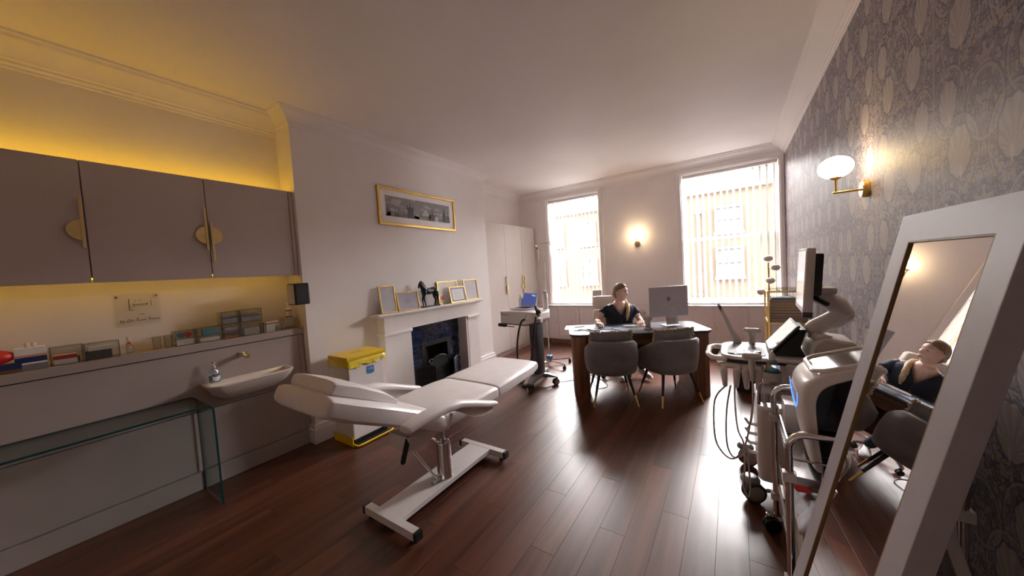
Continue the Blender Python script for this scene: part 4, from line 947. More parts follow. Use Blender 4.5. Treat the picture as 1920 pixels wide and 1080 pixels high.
MB().box(.215,DL-.20,.10,.125,DZ-.16,DZ-.0302).box(.215,DL-.20,.125,.55,DZ-.16,DZ-.145).box(.215,DL-.20,DW-.10,DW-.08,.25,DZ-.0302).build('apron', 'walx', de, bevel=.002)
TZ = DZ+.0006
def on_desk(x, y): return (x, y, TZ)
# things on the desk
mo = thing('monitor', 'large silver all-in-one computer seen from behind on the desk', 'monitor', (-.665, 4.44, TZ), .68)
MB().box(-.25,.25,-.006,.008,.105,.475).build('display', 'alu', mo, bevel=.004)
MB().box(-.24,.24,.008,.0095,.115,.465).build('screen', P('lit_screen_glow', (.3,.32,.35), .2, emit=(.6,.7,.9), estr=.6), mo, smooth=False)
MB(trs((0,-.02,.0), 0, -.26)).box(-.075,.075,-.06,-.048,.005,.225).build('stand', 'alu', mo, bevel=.004)
MB().box(-.085,.085,-.105,.085,0,.006).build('stand_foot', 'alu', mo, bevel=.002)
ap = [(.0,-.030),(.012,-.034),(.024,-.022),(.030,-.006),(.024,.000),(.021,.009),(.024,.018),(.018,.024),(.008,.024),(.0,.021),(-.010,.025),(-.022,.020),(-.028,.006),(-.026,-.012),(-.018,-.028),(-.008,-.034)]
m = MB().prism([(x*.85,z*.9+.325) for x, z in ap], -.0068, -.0061, 'y').prism([(x,z+.335) for x, z in ((.0,.016),(.004,.028),(.014,.034),(.012,.022))], -.0068, -.0061, 'y')
m.build('fruit_emblem', P('emblem_grey', (.30,.27,.28), .3, .4), mo, smooth=False)
MB().tube([(.04,-.06,.10),(.09,-.02,.07),(.10,.02,.03),(.06,.06,.02),(-.02,.05,.04)], .003, 6).build('cable', 'white', mo)
stn = thing('sign_holder', 'small clear acrylic holder in front of the monitor stand', 'holder', dk_(.95,.40,TZ-0), .2)
stn.location = (-.615, 4.255, TZ)
MB(trs((0,0,0), 0, -.25)).box(-.05,.05,0,.003,0,.12).box(-.05,.05,.003,.05,0,.003).build('holder_sheet', 'acr', stn, smooth=False)
kb = MB().box(-.145,.145,-.055,.055,0,.010).build('keyboard', 'white', None, bevel=.003); kb.location = (-1.03, 4.275, TZ); kb.rotation_euler = (0,0,.40)
tag(kb, 'slim white keyboard lying on the desk before the woman', 'keyboard')
m = MB()
for r in range(5):
    for c in range(13): m.box(-.138+.0213*c, -.138+.0213*c+.0185, -.049+.020*r, -.049+.020*r+.017, .0101, .0125)
k2 = m.build('keys', 'opal', kb, smooth=False); k2['kind'] = 'stuff'
mm_ = MB().lathe([(.001,0),(.115,0),(.117,.002),(.115,.004),(.001,.004)], n=40).build('mouse_mat', P('blue_mouse_mat', (.07,.09,.16), .7)); mm_.location = (-1.365, 4.06, TZ)
tag(mm_, 'round blue-grey mouse mat under the hand at left of desk', 'mouse mat')
ms = MB().ell((0,0,.012), (.030,.052,.018), 18, 10).build('mouse', 'white'); ms.location = (-1.395, 4.055, TZ+.0105); ms.rotation_euler = (0,0,.3)
tag(ms, 'white computer mouse under her right hand on the mat', 'mouse')
pd = MB().box(-.11,.11,-.075,.075,0,.006).build('notepad', P('slate_blue_cover', (.10,.13,.21), .5, var=.05), None, bevel=.001); pd.location = (-1.125, 4.035, TZ); pd.rotation_euler = (0,0,-.62)
tag(pd, 'slate blue notepad lying in the middle of the desk', 'notepad')
for i, (x, y, rz, lb) in enumerate(((-1.735,4.00,.35,'topmost sheet of paper at left end of the desk'),(-1.70,4.03,.75,'lower sheet of paper at left end of the desk'))):
    p = MB().box(-.105,.105,-.148,.148,0,.0015).build('paper_sheet', 'paper'); p.location = (x, y, TZ+.0018*(1-i)); p.rotation_euler = (0,0,rz)
    tag(p, lb, 'paper', 'papers on the desk')
pn = MB().tube([(-.07,0,.006),(.06,0,.006),(.072,0,.006)], [.005,.005,.001], 8).build('pen', 'dgrey'); pn.location = (-1.66, 4.03, TZ+.004); pn.rotation_euler = (0,0,.75)
tag(pn, 'grey pen lying across the papers on the desk', 'pen')
sx = thing('stethoscope', 'dark blue coiled stethoscope at the left front of the desk', 'stethoscope', (-1.45, 3.84, TZ))
m = MB(); m.tube(spl([(-.16,-.03,.006),(-.10,.02,.006),(-.03,-.005,.010),(.03,-.035,.006),(.09,-.04,.006),(.12,.0,.006),(.08,.04,.006),(.0,.03,.006),(-.06,.05,.012)]), .006, 8)
m.tube([(-.03,-.005,.012),(-.08,-.05,.006)], .005, 8).tube([(-.06,.05,.012),(-.02,-.01,.02),(.0,.06,.006)], .005, 8); m.build('tubing', P('dark_blue_rubber', (.012,.02,.14), .4), sx)
MB().lathe([(.001,0),(.022,0),(.022,.010),(.012,.014),(.001,.014)], (-.17,-.035,0), 18).build('chest_piece', 'chrome', sx)
BS = .86
bu = thing('foam_head', 'small beige mushroom-topped foam head ornament on desk', 'ornament', (-.845, 4.11, TZ)); bu.scale = (BS,)*3
MB().lathe([(.001,0),(.055,0),(.058,.006),(.050,.016),(.036,.022),(.033,.04),(.036,.10),(.040,.125),(.058,.135),(.060,.150),(.052,.172),(.034,.186),(.001,.19)], n=24, sy=.9).build('head', P('beige_foam', (.50,.43,.38), .8, var=.05), bu)
MB().tube([(-.02,-.036,.10),(0,-.039,.095),(.02,-.036,.10)], .002, 6).tube([(0,-.034,.085),(0,-.040,.065)], [.004,.006], 8, round_=True).build('face_marks', 'lgrey', bu)
# window-sill picture and plant frame behind
t = thing('sill_card', 'pale grey card standing on the left window sill', 'card', (-2.20, 6.275, WZ[0]+.001))
MB(trs((0,0,0), 0, -.12)).box(-.09,.09,0,.004,0,.24).build('card', P('grey_card', (.48,.45,.46), .5), t, bevel=.001); MB().box(-.03,.03,.02,.07,0,.003).build('foot', 'lgrey', t)
t = thing('gold_frame_stand', 'thin gold rectangular stand with dried flowers behind the woman', 'stand', (-1.37, 6.16, 0))
m = MB(); gw, gh = .14, .80
m.tube([(-gw,0,.006),(-gw,0,gh),(gw,0,gh),(gw,0,.006)], .006, 8, closed=True).tube([(-gw,.0,.45),(gw,0,.45)], .006, 8); m.build('frame', 'gold', t)
m = MB()
for i in range(8): a = i*.8; m.tube([(.0,0,.456),(.03*cos(a),.02*sin(a),.56),(.07*cos(a),.05*sin(a),.66+.02*(i%3))], [.003,.002,.010], 6, round_=True)
m.build('dried_flowers', 'fringe', t)

# ------------------------------------------------------------------ tub chairs and cushions
def tub_chair(label):
    t = thing('tub_chair', label, 'chair', (0,0,0), 0, 'grey velvet tub chairs at the desk')
    n = 21; A = [math.radians(-168+336*0)]
    R = []; T = []
    def shell(o):   # o=+1 outer, -1 inner
        rows = []
        for k in range(7):
            f = k/6; row = []
            for i in range(n):
                a = math.radians(-110+220*i/(n-1)); q = abs(a)/math.radians(110)
                top = .695-.17*max(0,(q-.42)/.58)**1.4
                bot = .335+.025*q
                z = bot+(top-bot)*f
                rx = .275+.012*f; ry = .265+.05*f
                if o < 0: rx -= .045; ry -= .045
                bul = .012*sin(PI*f)*o
                rr_ = .55 if False else 1
                sx_ = math.copysign(abs(sin(a))**.75, sin(a)); cy = math.copysign(abs(cos(a))**.75, cos(a))
                row.append((sx_*(rx+bul), -cy*(ry+bul)+.02, z))
            rows.append(row)
        return rows
    o, i_ = shell(1), shell(-1)
    # stitch cross sections (outer bottom->top, inner top->bottom) along the sweep
    rings = []
    for j in range(n):
        c = [o[k][j] for k in range(7)]; d = [i_[k][j] for k in range(7)]
        top = (V(c[-1])+V(d[-1]))/2+V((0,0,.016)); botm = (V(c[0])+V(d[0]))/2-V((0,0,.010))
        rings.append([tuple(p) for p in c]+[tuple(top)]+[tuple(p) for p in d[::-1]]+[tuple(botm)])
    MB().loft(rings).build('tub_back', 'velvet', t, angle=1.2)
    MB().pad([(-.155,.405,.185,.055,0),(-.08,.408,.20,.06,0),(.12,.408,.205,.06,0),(.24,.402,.195,.055,0)], p=4.5).build('seat', 'velvet', t)
    MB().box(-.19,.19,-.17,.17,.325,.352).build('seat_frame', 'black', t, bevel=.004)
    for sx_, sy_ in ((-1,-1),(1,-1),(-1,1),(1,1)):
        l = MB().cyl((.15*sx_,.15*sy_,.34),(.205*sx_,.215*sy_,.115),.017,12,.0125).build('leg','black',t)
        MB().cyl((.2052*sx_,.2154*sy_,.1148),(.2335*sx_,.249*sy_,0),.0128,12,.009).build('leg_ferrule','gold',l)
    return t
c1 = tub_chair('left grey velvet tub chair, its back to the couch, at the desk'); c1.location = (-1.19, 3.745, 0); c1.rotation_euler = (0,0,.45)
c2 = dup(c1, (-.63, 4.02, 0), .70, 'right grey velvet tub chair turned slightly, at the desk')
def cushion(label, loc, rz):
    t = thing('fringed_cushion', label, 'cushion', loc, rz, 'fringed cushions on the tub chairs')
    s, m = .178, MB(); n = 12; rows = []
    for face in (1, -1):
        vs = []; fs = []
        for i in range(n+1):
            for j in range(n+1):
                u, v = i/n*2-1, j/n*2-1; k = (1-u**4)*(1-v**4)
                pinch = 1-.06*(abs(u*v))
                vs.append((1.24*s*u*(1-.05*(1-v*v)), face*(.004+.058*k**.5), s*v*(1-.05*(1-u*u))+s))
        for i in range(n):
            for j in range(n):
                a = i*(n+1)+j; q = (a, a+1, a+n+2, a+n+1); fs.append(q if face > 0 else q[::-1])
        m.add(vs, fs)
    M = trs((0,0,0), 0, .22)
    m.build('pillow', 'velvet', t, angle=3, M=M)
    f = MB(); rr = random.Random(len(label))
    for e in range(3):
        for i in range(42):
            q = -1+2*i/41
            b = {0:(1.24*s*q, s*2-.008*(1-q*q)), 1:(-1.24*s+.008, s+s*q), 2:(1.24*s-.008, s+s*q)}[e]
            d = {0:(rr.uniform(-.012,.012), rr.uniform(.008,.028)), 1:(-rr.uniform(.008,.028), rr.uniform(-.012,.008)), 2:(rr.uniform(.008,.028), rr.uniform(-.012,.008))}[e]
            f.tube([(b[0], 0, b[1]), (b[0]+d[0]*.6, rr.uniform(-.012,.012), b[1]+d[1]*.7), (b[0]+d[0], rr.uniform(-.02,.02), b[1]+d[1]*.8)], [.007,.008,.003], 5)
    k = f.build('fringe', 'fringe', t, M=M); k['kind'] = 'stuff'
    return t
def seat_pt(c, x, y, z): return tuple(c.matrix_basis @ V((x, y, z)))
for c, lb, dx in ((c1, 'grey cushion with beige fringe standing in the left tub chair', -.01), (c2, 'grey cushion with beige fringe standing in the right tub chair', -.02)):
    z = c.rotation_euler.z; M = trs(c.location, z)
    cushion(lb, tuple(M @ V((dx, -.085, .452))), z)
# ------------------------------------------------------------------ office chair
oc = thing('office_chair', 'cream leather office chair behind the desk under the woman', 'chair', (-1.47, 4.66, 0), .25)
for z0, z1, dy in ((.50,.685,.0),(.695,.885,.012),(.895,1.085,.03)):
    MB(trs((0,.20+dy,(z0+z1)/2), 0, -.08)).pad([(-.001-.032,0,.245,(z1-z0)/2,0),(.033,0,.245,(z1-z0)/2,0)], p=7).build('backrest_panel', 'cleather', oc)
MB().pad([(-.25,.455,.235,.04,0),(-.1,.46,.25,.045,0),(.15,.455,.25,.045,0)], p=5).build('seat', 'cleather', oc)
MB().tube([(0,.10,.41),(0,.26,.43),(0,.29,.60),(0,.27,.80)], .022, 8).lathe([(.03,.10),(.03,.25),(.02,.26),(.02,.42)], n=16).build('column', 'chrome', oc)
for i in range(5):
    a = .6+2*PI*i/5; x, y = .29*cos(a), .29*sin(a)
    MB().tube([(0,0,.12),(x*.6,y*.6,.10),(x,y,.075)], [.024,.018,.014], 8).build('base_leg', 'chrome', oc); caster(oc, x, y, .028, a, 'black', fork='black', w=.014, gap=.010)
for s in (-1, 1):
    MB().tube([(s*.25,.10,.42),(s*.29,.08,.55),(s*.29,.05,.64)], .014, 8).box(s*.29-.025, s*.29+.025,-.14,.12,.64,.665).build('armrest', 'cleather', oc, bevel=.006)

# ------------------------------------------------------------------ the woman
PL_ = V((-1.33, 4.60, 0))
wo = thing('person', 'seated woman in navy scrubs, long blond ponytail over one shoulder, hand on mouse', 'person', PL_)
M0 = Matrix.Translation(-PL_)
F = V((.40,-.917,0)).normalized(); LFT = V((.917,.40,0)).normalized(); UP = V((0,0,1))
SPB = V((-1.315,4.605,0))
def tp_(l, f, z): return SPB+LFT*l+F*(f+.07*(z-.5)/.5)+UP*z
HC = V((-1.245,4.485,1.165)); G = V((.94,-.33,-.08)).normalized(); E2 = UP.cross(G).normalized(); E3 = G.cross(E2)
def head_pt(f, l, u, k=1.0):
    x, y, z = f*(.094 if f > 0 else .100), l*.074, u*(.116 if u > 0 else .122)
    if u < 0: y *= 1-.42*(-u)**1.8; x *= (1-.30*(-u)**2) if f < 0 else (1-.10*(-u)**2)
    if f > 0:
        x *= 1-.08*(1-abs(l))*0
        w = math.exp(-(y/.013)**2)
        pu = z/.12
        if -.36 < pu < .12: x += .026*w*max(0, 1-abs((pu+.24)/(.36 if pu > -.24 else .11)))
        for s in (-1, 1): x -= .011*math.exp(-((y-s*.031)/.018)**2-((z-.012)/.014)**2)
        x += .005*math.exp(-((z-.036)/.012)**2)*math.exp(-(y/.04)**2)
        x += .008*math.exp(-((z+.060)/.010)**2)*math.exp(-(y/.022)**2)
        x -= .005*math.exp(-((z+.080)/.008)**2)*math.exp(-(y/.03)**2)
        x += .012*math.exp(-((z+.105)/.016)**2)*math.exp(-(y/.022)**2)
    return HC+(G*x+E2*y+E3*z)*k
def sph(n, m):
    for k in range(m+1):
        yield [(sin(PI*k/m)*cos(2*PI*i/n), sin(PI*k/m)*sin(2*PI*i/n), -cos(PI*k/m)) for i in range(n)]
bm_ = MB(M0)
bm_.loft([[tuple(head_pt(*(max(-1,min(1,c)) for c in p))) for p in r] for r in sph(48, 40)])
for s in (-1, 1):
    e = HC+E2*s*.074-G*.008-E3*.008; bm_.tube([e-E3*.024, e-E3*.006-G*.006, e+E3*.018-G*.004], [.007,.010,.011], 8, round_=True)
nk = tp_(0,-.005,.99)
bm_.tube([nk-UP*.06, nk+UP*.03, HC-E3*.07-G*.022], [.075,.050,.050], 16, round_=True)
bm_.tube([tp_(-.13,-.01,.955), tp_(-.05,-.0,.98), tp_(.05,0,.98), tp_(.13,-.01,.955)], [.042,.05,.05,.042], 14, round_=True)
bm_.tube([tp_(0,.0,.98), tp_(0,.01,.86), tp_(0,0,.70)], [.09,.085,.08], 16, round_=True)
bm_.tube([tp_(-.08,0,.90), tp_(.08,0,.90)], [.075,.075], 14, round_=True)
shR, shL = tp_(-.165,-.005,.94), tp_(.165,-.005,.94)
elR, elL = V((-1.535,4.335,.792)), V((-1.055,4.60,.805))
wrR, wrL = V((-1.435,4.135,.803)), V((-.985,4.415,.795))
bm_.tube([shR, shR.lerp(elR,.5)+V((-.01,0,.005)), elR, elR.lerp(wrR,.4)+V((0,0,.003)), wrR], [.047,.041,.034,.034,.023], 14, round_=True)
bm_.tube([shL, shL.lerp(elL,.5), elL, elL.lerp(wrL,.4), wrL], [.047,.041,.034,.034,.023], 14, round_=True)
def hand(w, d, side, tip, curl):
    """palm and five fingers; side = direction of the thumb"""
    d = d.normalized(); sd = side.normalized()
    pc = w+d*.075+UP*curl[0]
    for o in (-.026,-.009,.009,.026): bm_.tube([w+sd*o*.5, w.lerp(pc,.5)+sd*o*.9+UP*.003, pc+sd*o], [.016,.0145,.0125], 10, round_=True)
    for o, L in ((.030,.068),(.010,.078),(-.010,.073),(-.029,.058)):
        a = pc+sd*o; q = d+sd*o*2.2; q.normalize()
        bm_.tube([a, a+q*L*.42+UP*curl[1], a+q*L*.75+UP*curl[2], a+q*L+UP*curl[3]], [.0105,.0095,.0088,.0072], 8, round_=True)
    t0 = w+d*.022+sd*.020
    bm_.tube([t0, t0+d*.024+sd*.022-UP*.006, t0+d*.050+sd*.026-UP*.012, t0+d*.068+sd*.018-UP*.018], [.014,.0125,.011,.008], 8, round_=True)
hand(wrR, V((.36,-.93,-.03)), V((.93,.36,-.15)), None, (.002,.006,-.010,-.024))
hand(wrL, V((.12,-.99,-.05)), V((-.99,-.12,-.15)), None, (-.004,.004,-.008,-.018))
fused(bm_, 'body', .0042, 'skin', wo, 4)
# hair: close cap plus ponytail
HN, HM = 112, 84
cap = MB(M0); rows = list(sph(HN, HM))
vs = []; idx = {}
for k, r in enumerate(rows):
    for i, p in enumerate(r):
        f, l, u = p
        st_ = 1.055+.012*sin(i*.8+k*.07)*.4+(.03 if f < -.5 and u > -.3 else 0)
        idx[(k, i)] = len(vs); vs.append(tuple(head_pt(f, l, u, st_)))
def hairy(p):
    f, l, u = p
    # hairline: from the forehead round the temples, above the ears, to the nape
    az = math.atan2(abs(l), f)                      # 0 = front, pi = back
    lim = .70-.30*min(1, az/1.0)-.10*max(0, min(1, (az-1.0)/.5)) if az < 1.5 else (.30-.95*min(1, (az-1.5)/.45))
    return u > lim
fs = []
for k in range(HM):
    for i in range(HN):
        j = (i+1) % HN
        if all(hairy(rows[a][b_]) for a, b_ in ((k,i),(k,j),(k+1,i),(k+1,j))): fs.append((idx[(k,i)], idx[(k,j)], idx[(k+1,j)], idx[(k+1,i)]))
cap.add(vs, fs)
ho = cap.build('hair', 'hair', wo, angle=3)
so = ho.modifiers.new('thick', 'SOLIDIFY'); so.thickness = .006; so.offset = 0
p0 = HC-G*.102-E3*.015
pony = [p0, p0-G*.03-UP*.035+E2*.02, tp_(.035,-.085,1.035), tp_(.085,-.02,1.025), tp_(.098,.055,.985), tp_(.088,.115,.915), tp_(.080,.13,.85), tp_(.072,.13,.79)]
pm = MB(M0); pm.tube(pony, [.022,.024,.024,.024,.026,.026,.021,.006], 12, round_=True)
for j in range(9):
    a = 2*PI*j/9
    pm.tube([p+(V((cos(a+i*.9),sin(a+i*.9),0))*r) for i, (p, r) in enumerate(zip(pony, [.015,.018,.018,.019,.020,.021,.018,.008]))], [.007,.008,.008,.008,.008,.008,.008,.003], 6, round_=True)
pm.build('ponytail', 'blond', wo, angle=3)
fc = MB(M0)
for s in (-1, 1):
    c = HC+G*.0835+E2*s*.031+E3*.010; fc.ell(tuple(c), (.006,.0085,.0045), 10, 6)
fc.build('eyes', 'eye', wo)
fc = MB(M0)
for s in (-1, 1): fc.tube([HC+G*.090+E2*s*.016+E3*.031, HC+G*.089+E2*s*.032+E3*.036, HC+G*.076+E2*s*.047+E3*.030], [.0026,.0032,.0016], 6, round_=True)
fc.build('eyebrows', 'hair', wo)
MB(M0).tube([HC+G*.083-E2*.022-E3*.060, HC+G*.096-E3*.0575, HC+G*.083+E2*.022-E3*.060], [.002,.0052,.002], 8, round_=True).tube([HC+G*.083-E2*.018-E3*.064, HC+G*.094-E3*.0675, HC+G*.083+E2*.018-E3*.064], [.002,.0055,.002], 8, round_=True).build('lips', 'lip', wo)
# scrub top with V neck
n = 40; zs = [(.50,.185,.130),(.56,.180,.130),(.64,.168,.125),(.72,.168,.124),(.80,.178,.128),(.87,.188,.128),(.92,.192,.115),(.955,.180,.095),(.985,.140,.075),(1.008,.095,.062)]
Z = []
for k in range(len(zs)-1):
    for q in range(3): Z.append(tuple(a+(b_-a)*q/3 for a, b_ in zip(zs[k], zs[k+1])))
Z.append(zs[-1])
top = MB(M0); vs = []; fs = []; n = 56
for z, a, b_ in Z:
    ml = max(0, (z-.850)*.62); tv = .002+(math.asin(min(.93, ml/a))**(1/1) if ml > 0 else 0)
    if ml > 0: tv = .002+math.asin(min(1, (min(.97, ml/a))**(1/.85)))
    for i in range(n):
        t_ = tv+(2*PI-2*tv)*i/(n-1); wr = .004*sin(5*t_+z*22)*(1 if z < .85 else .3)
        l_ = math.copysign(abs(sin(t_))**.85, sin(t_))*(a+wr); f_ = cos(t_)*(b_+wr+.008)
        vs.append(tuple(tp_(l_, f_, z)))
for k in range(len(Z)-1):
    for i in range(n-1): fs.append((k*n+i, k*n+i+1, (k+1)*n+i+1, (k+1)*n+i))
top.add(vs, fs)
tt_ = top.build('scrub_top', 'scrub', wo, angle=3)
so = tt_.modifiers.new('thick', 'SOLIDIFY'); so.thickness = .005; so.offset = 1
for sgn, sh, el_ in ((-1, shR, elR), (1, shL, elL)):
    s0 = tp_(sgn*.135,-.005,.955); d = (el_-sh).normalized()
    c0 = sh+d*.02; c1 = sh+d*.105
    sl = MB(M0).tube([s0, c0, c0.lerp(c1,.5), c1, c1-d*.004, c0.lerp(c1,.6)], [.048,.056,.058,.061,.054,.050], 18, cap=False)
    sl.build('sleeve', 'scrub', wo, angle=3)
MB(M0).tube([tp_(-.004,.150,.80), tp_(-.004,.152,.765)], .010, 8).tube([tp_(-.012+.024*q_,.150,.81+.01*(q_%1)) for q_ in (0,.5,1)], .005, 6).build('chest_clip', 'black', wo)
MB(M0).tube([elR.lerp(wrR,.52)+V((0,0,.001)), elR.lerp(wrR,.75), wrR+V((0,0,.001))], [.036,.033,.029], 14).build('wrist_band', P('white_bandage', (.72,.66,.60), .85, var=.06, bump=.3, bscale=120), wo, angle=1)
# trousers and shoes
tr_ = MB(M0)
hR, hL = tp_(-.085,.0,.545), tp_(.085,.0,.545)
kR, kL = hR+F*.40+UP*-.02+LFT*-.02, hL+F*.40+UP*-.02+LFT*.05
aR, aL = V((-1.275,4.50,.13)), V((-1.045,4.60,.15))
tr_.tube([tp_(-.06,-.03,.56), tp_(.06,-.03,.56)], [.115,.115], 16, round_=True)
tr_.tube([hR, hR.lerp(kR,.5), kR, kR.lerp(aR,.5), aR], [.095,.080,.066,.060,.048], 16, round_=True)
tr_.tube([hL, hL.lerp(kL,.5), kL, kL.lerp(aL,.5), aL], [.095,.080,.066,.060,.048], 16, round_=True)
fused(tr_, 'trousers', .008, 'scrub', wo, 3)
def shoe(a, d, pitch):
    d = V(d).normalized(); s = d.cross(UP).normalized(); hl = a-UP*.095
    dz = UP*pitch
    def ring(t, w, h, z=0): 
        c = hl+d*(t-.06)+dz*(t-.20)*-1
        return [tuple(c+s*(w*cos(q))+UP*(z+max(0, h*sin(q)) if sin(q) > 0 else z+.012*sin(q))) for q in [2*PI*i/16 for i in range(16)]]
    R = [ring(-.01,.012,.03), ring(.0,.030,.075), ring(.05,.036,.085), ring(.10,.038,.075), ring(.15,.044,.055), ring(.20,.042,.042), ring(.235,.026,.03), ring(.245,.008,.012)]
    o = MB(M0).loft(R).build('shoe', P('pale_canvas', (.50,.47,.46), .7, var=.06), wo)
    so_ = [[(V(p)-UP*.006 if False else V(p)) for p in r] for r in R]
    MB(M0).loft([[tuple(hl+d*(t-.06)+dz*(t-.20)*-1+s*w*c_+UP*z_) for c_, z_ in ((1,.0),(1.04,.020),(-1.04,.020),(-1,.0))] for t, w in ((-.014,.012),(.0,.032),(.05,.037),(.10,.040),(.15,.046),(.20,.044),(.238,.028),(.25,.01))]).build('sole', 'white', o, angle=.9, M=Matrix.Translation((0,0,-.012)))
shoe(aR+V((0,0,-.012)), (.25,-.97,0), .0); shoe(aL+V((0,0,.0)), (.75,-.66,0), .10)
# ------------------------------------------------------------------ wall lights
def sconce(loc, rz, label):
    t = thing('wall_light', label, 'lamp', loc, rz, 'brass wall lights with opal globes')
    MB().lathe([(.001,-.028),(.046,-.028),(.048,-.026),(.048,0)], n=28, ax='y').build('back_plate', 'gold', t)
    MB().lathe([(.001,-.0295),(.043,-.0295),(.043,-.0282)], n=28, ax='y').build('plate_face', 'steel', t)
    MB().cyl((0,-.029,0),(0,-.150,0),.0065,12).cyl((0,-.135,0),(0,-.135,.075),.006,12).lathe([(.006,.072),(.028,.084),(.030,.088),(.001,.09)], (0,-.135,0), 18).build('arm', 'gold', t)
    MB().loft([[(.080*cos(2*PI*i/28)*sin(PI*k/14), -.135+.080*sin(2*PI*i/28)*sin(PI*k/14), .148-.064*cos(PI*k/14)) for i in range(28)] for k in range(15)]).build('globe', 'globe', t)
    l = bpy.data.lights.new('wall_light_bulb', 'POINT'); l.energy = 7; l.color = (1,.72,.40); l.shadow_soft_size = .06
    return t
sconce((XR-.0005, 2.76, 1.87), -PI/2, 'brass wall light with glowing opal globe on the floral wallpaper')
sconce((-1.41, YB-.0005, 1.885), 0, 'brass wall light with glowing opal globe between the two windows')

# ------------------------------------------------------------------ shelf unit, books, floor lamp
eg = thing('shelf_unit', 'slim brass shelf unit with glass shelves against the floral wall', 'shelf unit', (.29, 4.20, 0))
ex, ey, ez = .32, .42, 1.17
for x, y in ((0,0),(ex,0),(0,ey),(ex,ey)): MB().box(x-.009, x+.009, y-.009, y+.009, 0, ez).build('post', 'gold', eg, bevel=.001)
for z in (.26, .855, ez):
    m = MB().box(0,ex,-.008,.008,z-.018,z).box(0,ex,ey-.008,ey+.008,z-.018,z).box(-.008,.008,0,ey,z-.018,z).box(ex-.008,ex+.008,0,ey,z-.018,z)
    m.build('rail', 'gold', eg, bevel=.001); MB().box(-.006,ex+.006,-.006,ey+.006,z+.0005,z+.008).build('glass_shelf', 'tglass', eg, smooth=False)
rr = random.Random(11); z = .864
bk = [(.30,.24,.026,(.05,.03,.03),'dark brown'),(.31,.23,.022,(.25,.12,.10),'dull red'),(.30,.24,.026,(.06,.05,.055),'charcoal'),(.295,.235,.030,(.22,.15,.12),'tan'),(.285,.23,.026,(.30,.20,.15),'sand'),(.25,.22,.024,(.60,.42,.05),'yellow-spined'),(.24,.21,.030,(.35,.24,.20),'rose brown'),(.23,.20,.024,(.18,.11,.09),'chocolate'),(.19,.16,.020,(.10,.28,.42),'light blue')]
for i, (w, d, h, c, nm) in enumerate(bk):
    t = thing('book', '%s book, %s in the stack on the brass shelf' % (nm, ['lowest','second from bottom','third from bottom','fourth from bottom','in the middle','sixth from bottom','seventh from bottom','second from top','topmost'][i]), 'book', (.450+rr.uniform(-.006,.006)-(.31-w)*.35, 4.345, z), rr.uniform(-.05,.05), 'books stacked on the shelf unit')
    cov = P('book_cover_%s' % nm.replace(' ','_').replace('-','_'), c, .5, var=.1)
    MB().box(-w/2, w/2, -d/2, d/2, 0, .0025).box(-w/2, w/2, -d/2, d/2, h-.0025, h).box(-w/2, -w/2+.003, -d/2, d/2, 0, h).build('cover', cov, t, bevel=.0008)
    MB().box(-w/2+.003, w/2-.004, -d/2+.004, d/2-.004, .0026, h-.0026).build('page_block', P('page_edges', (.52,.42,.35), .8, var=.12, scale=120), t, smooth=False); z += h+.0006
for i, (x, y, zz, lb) in enumerate(((.45,4.40,.270,'white ring binder lying on bottom shelf of the brass unit'),(.45,4.40,.315,'grey folder on top of the ring binder on the brass unit'))):
    o = MB().box(-.12,.12,-.15,.15,0,.042-.02*i).build('folder', ('white','mgrey')[i], None, bevel=.004); o.location = (x,y,zz); o.rotation_euler = (0,0,.1*i); tag(o, lb, 'folder', 'folders on the shelf unit')
fl_ = thing('floor_lamp', 'brass floor lamp with four unlit opal globes by the window', 'lamp', (.405, 5.70, 0))
MB().lathe([(.001,0),(.13,0),(.13,.012),(.012,.02)], n=28).cyl((0,0,.01),(0,0,1.43),.010,12).build('pole', 'gold', fl_)
for (x, y, zz) in ((0,0,1.485),(.075,-.02,1.36),(.012,-.07,1.19),(-.085,0,1.035)):
    if abs(x)+abs(y) > .02: MB().cyl((0,0,zz),(x*.6,y*.6,zz),.005,8).build('globe_arm', 'gold', fl_)
    MB().ell((x,y,zz),(.052,.052,.042),20,12).build('globe', 'opal', fl_)
wbn = thing('waste_bin', 'black waste bin on the floor between desk and ultrasound cart', 'bin', (.115, 4.62, 0))
MB().loft([[(sx*a, sy*a, z) for sx, sy in ((-1,-1),(1,-1),(1,1),(-1,1))] for a, z in ((.11,0),(.14,.34),(.145,.345),(.13,.345),(.105,.01))]).build('body', 'black', wbn, bevel=.004)
MB().box(-.147,.147,-.147,.147,.335,.352).build('rim', 'gblack', wbn, bevel=.004)
t = MB().box(-.10,.10,-.05,.05,0,.03).build('yellow_tray', 'yellow', None, bevel=.006); t.location = (.48, 3.60, .62)
bpy.data.objects.remove(t)

# ------------------------------------------------------------------ ultrasound machine
us = thing('ultrasound_machine', 'white ultrasound machine with swing-arm monitor, keyboard console and probes', 'ultrasound machine', (0,0,0))
MB().prism(rrect(.10,.60,2.42,2.90,.035), .165, .625).build('body', 'white', us, bevel=.018, seg=3)
MB().box(.30,.58,2.419,2.4205,.30,.50).build('body_panel', 'cream', us, bevel=.001)
m = MB()
for z in (.30,.36,.42,.48): m.tube([(.10,2.50,z),(.06,2.49,z+.005),(.042,2.47,z+.04)], [.012,.010,.007], 8, round_=True)
m.build('cable_hook', 'white', us)
MB().tube([(.112,2.45,.63),(.112,2.45,.745),(.13,2.45,.765),(.36,2.47,.765)], .009, 8).box(.115,.34,2.452,2.456,.645,.762).build('chrome_bracket', 'chrome', us)
MB().prism(rrect(.24,.46,2.55,2.80,.05), .625, .86).build('column', 'cream', us, bevel=.008)
MB().box(.235,.48,2.545,2.56,.66,.72).build('column_vent', 'dgrey', us, bevel=.002)
con = MB().prism(rrect(-.085,.60,2.56,3.02,.10), .862, .888).build('console', 'white', us, bevel=.010)
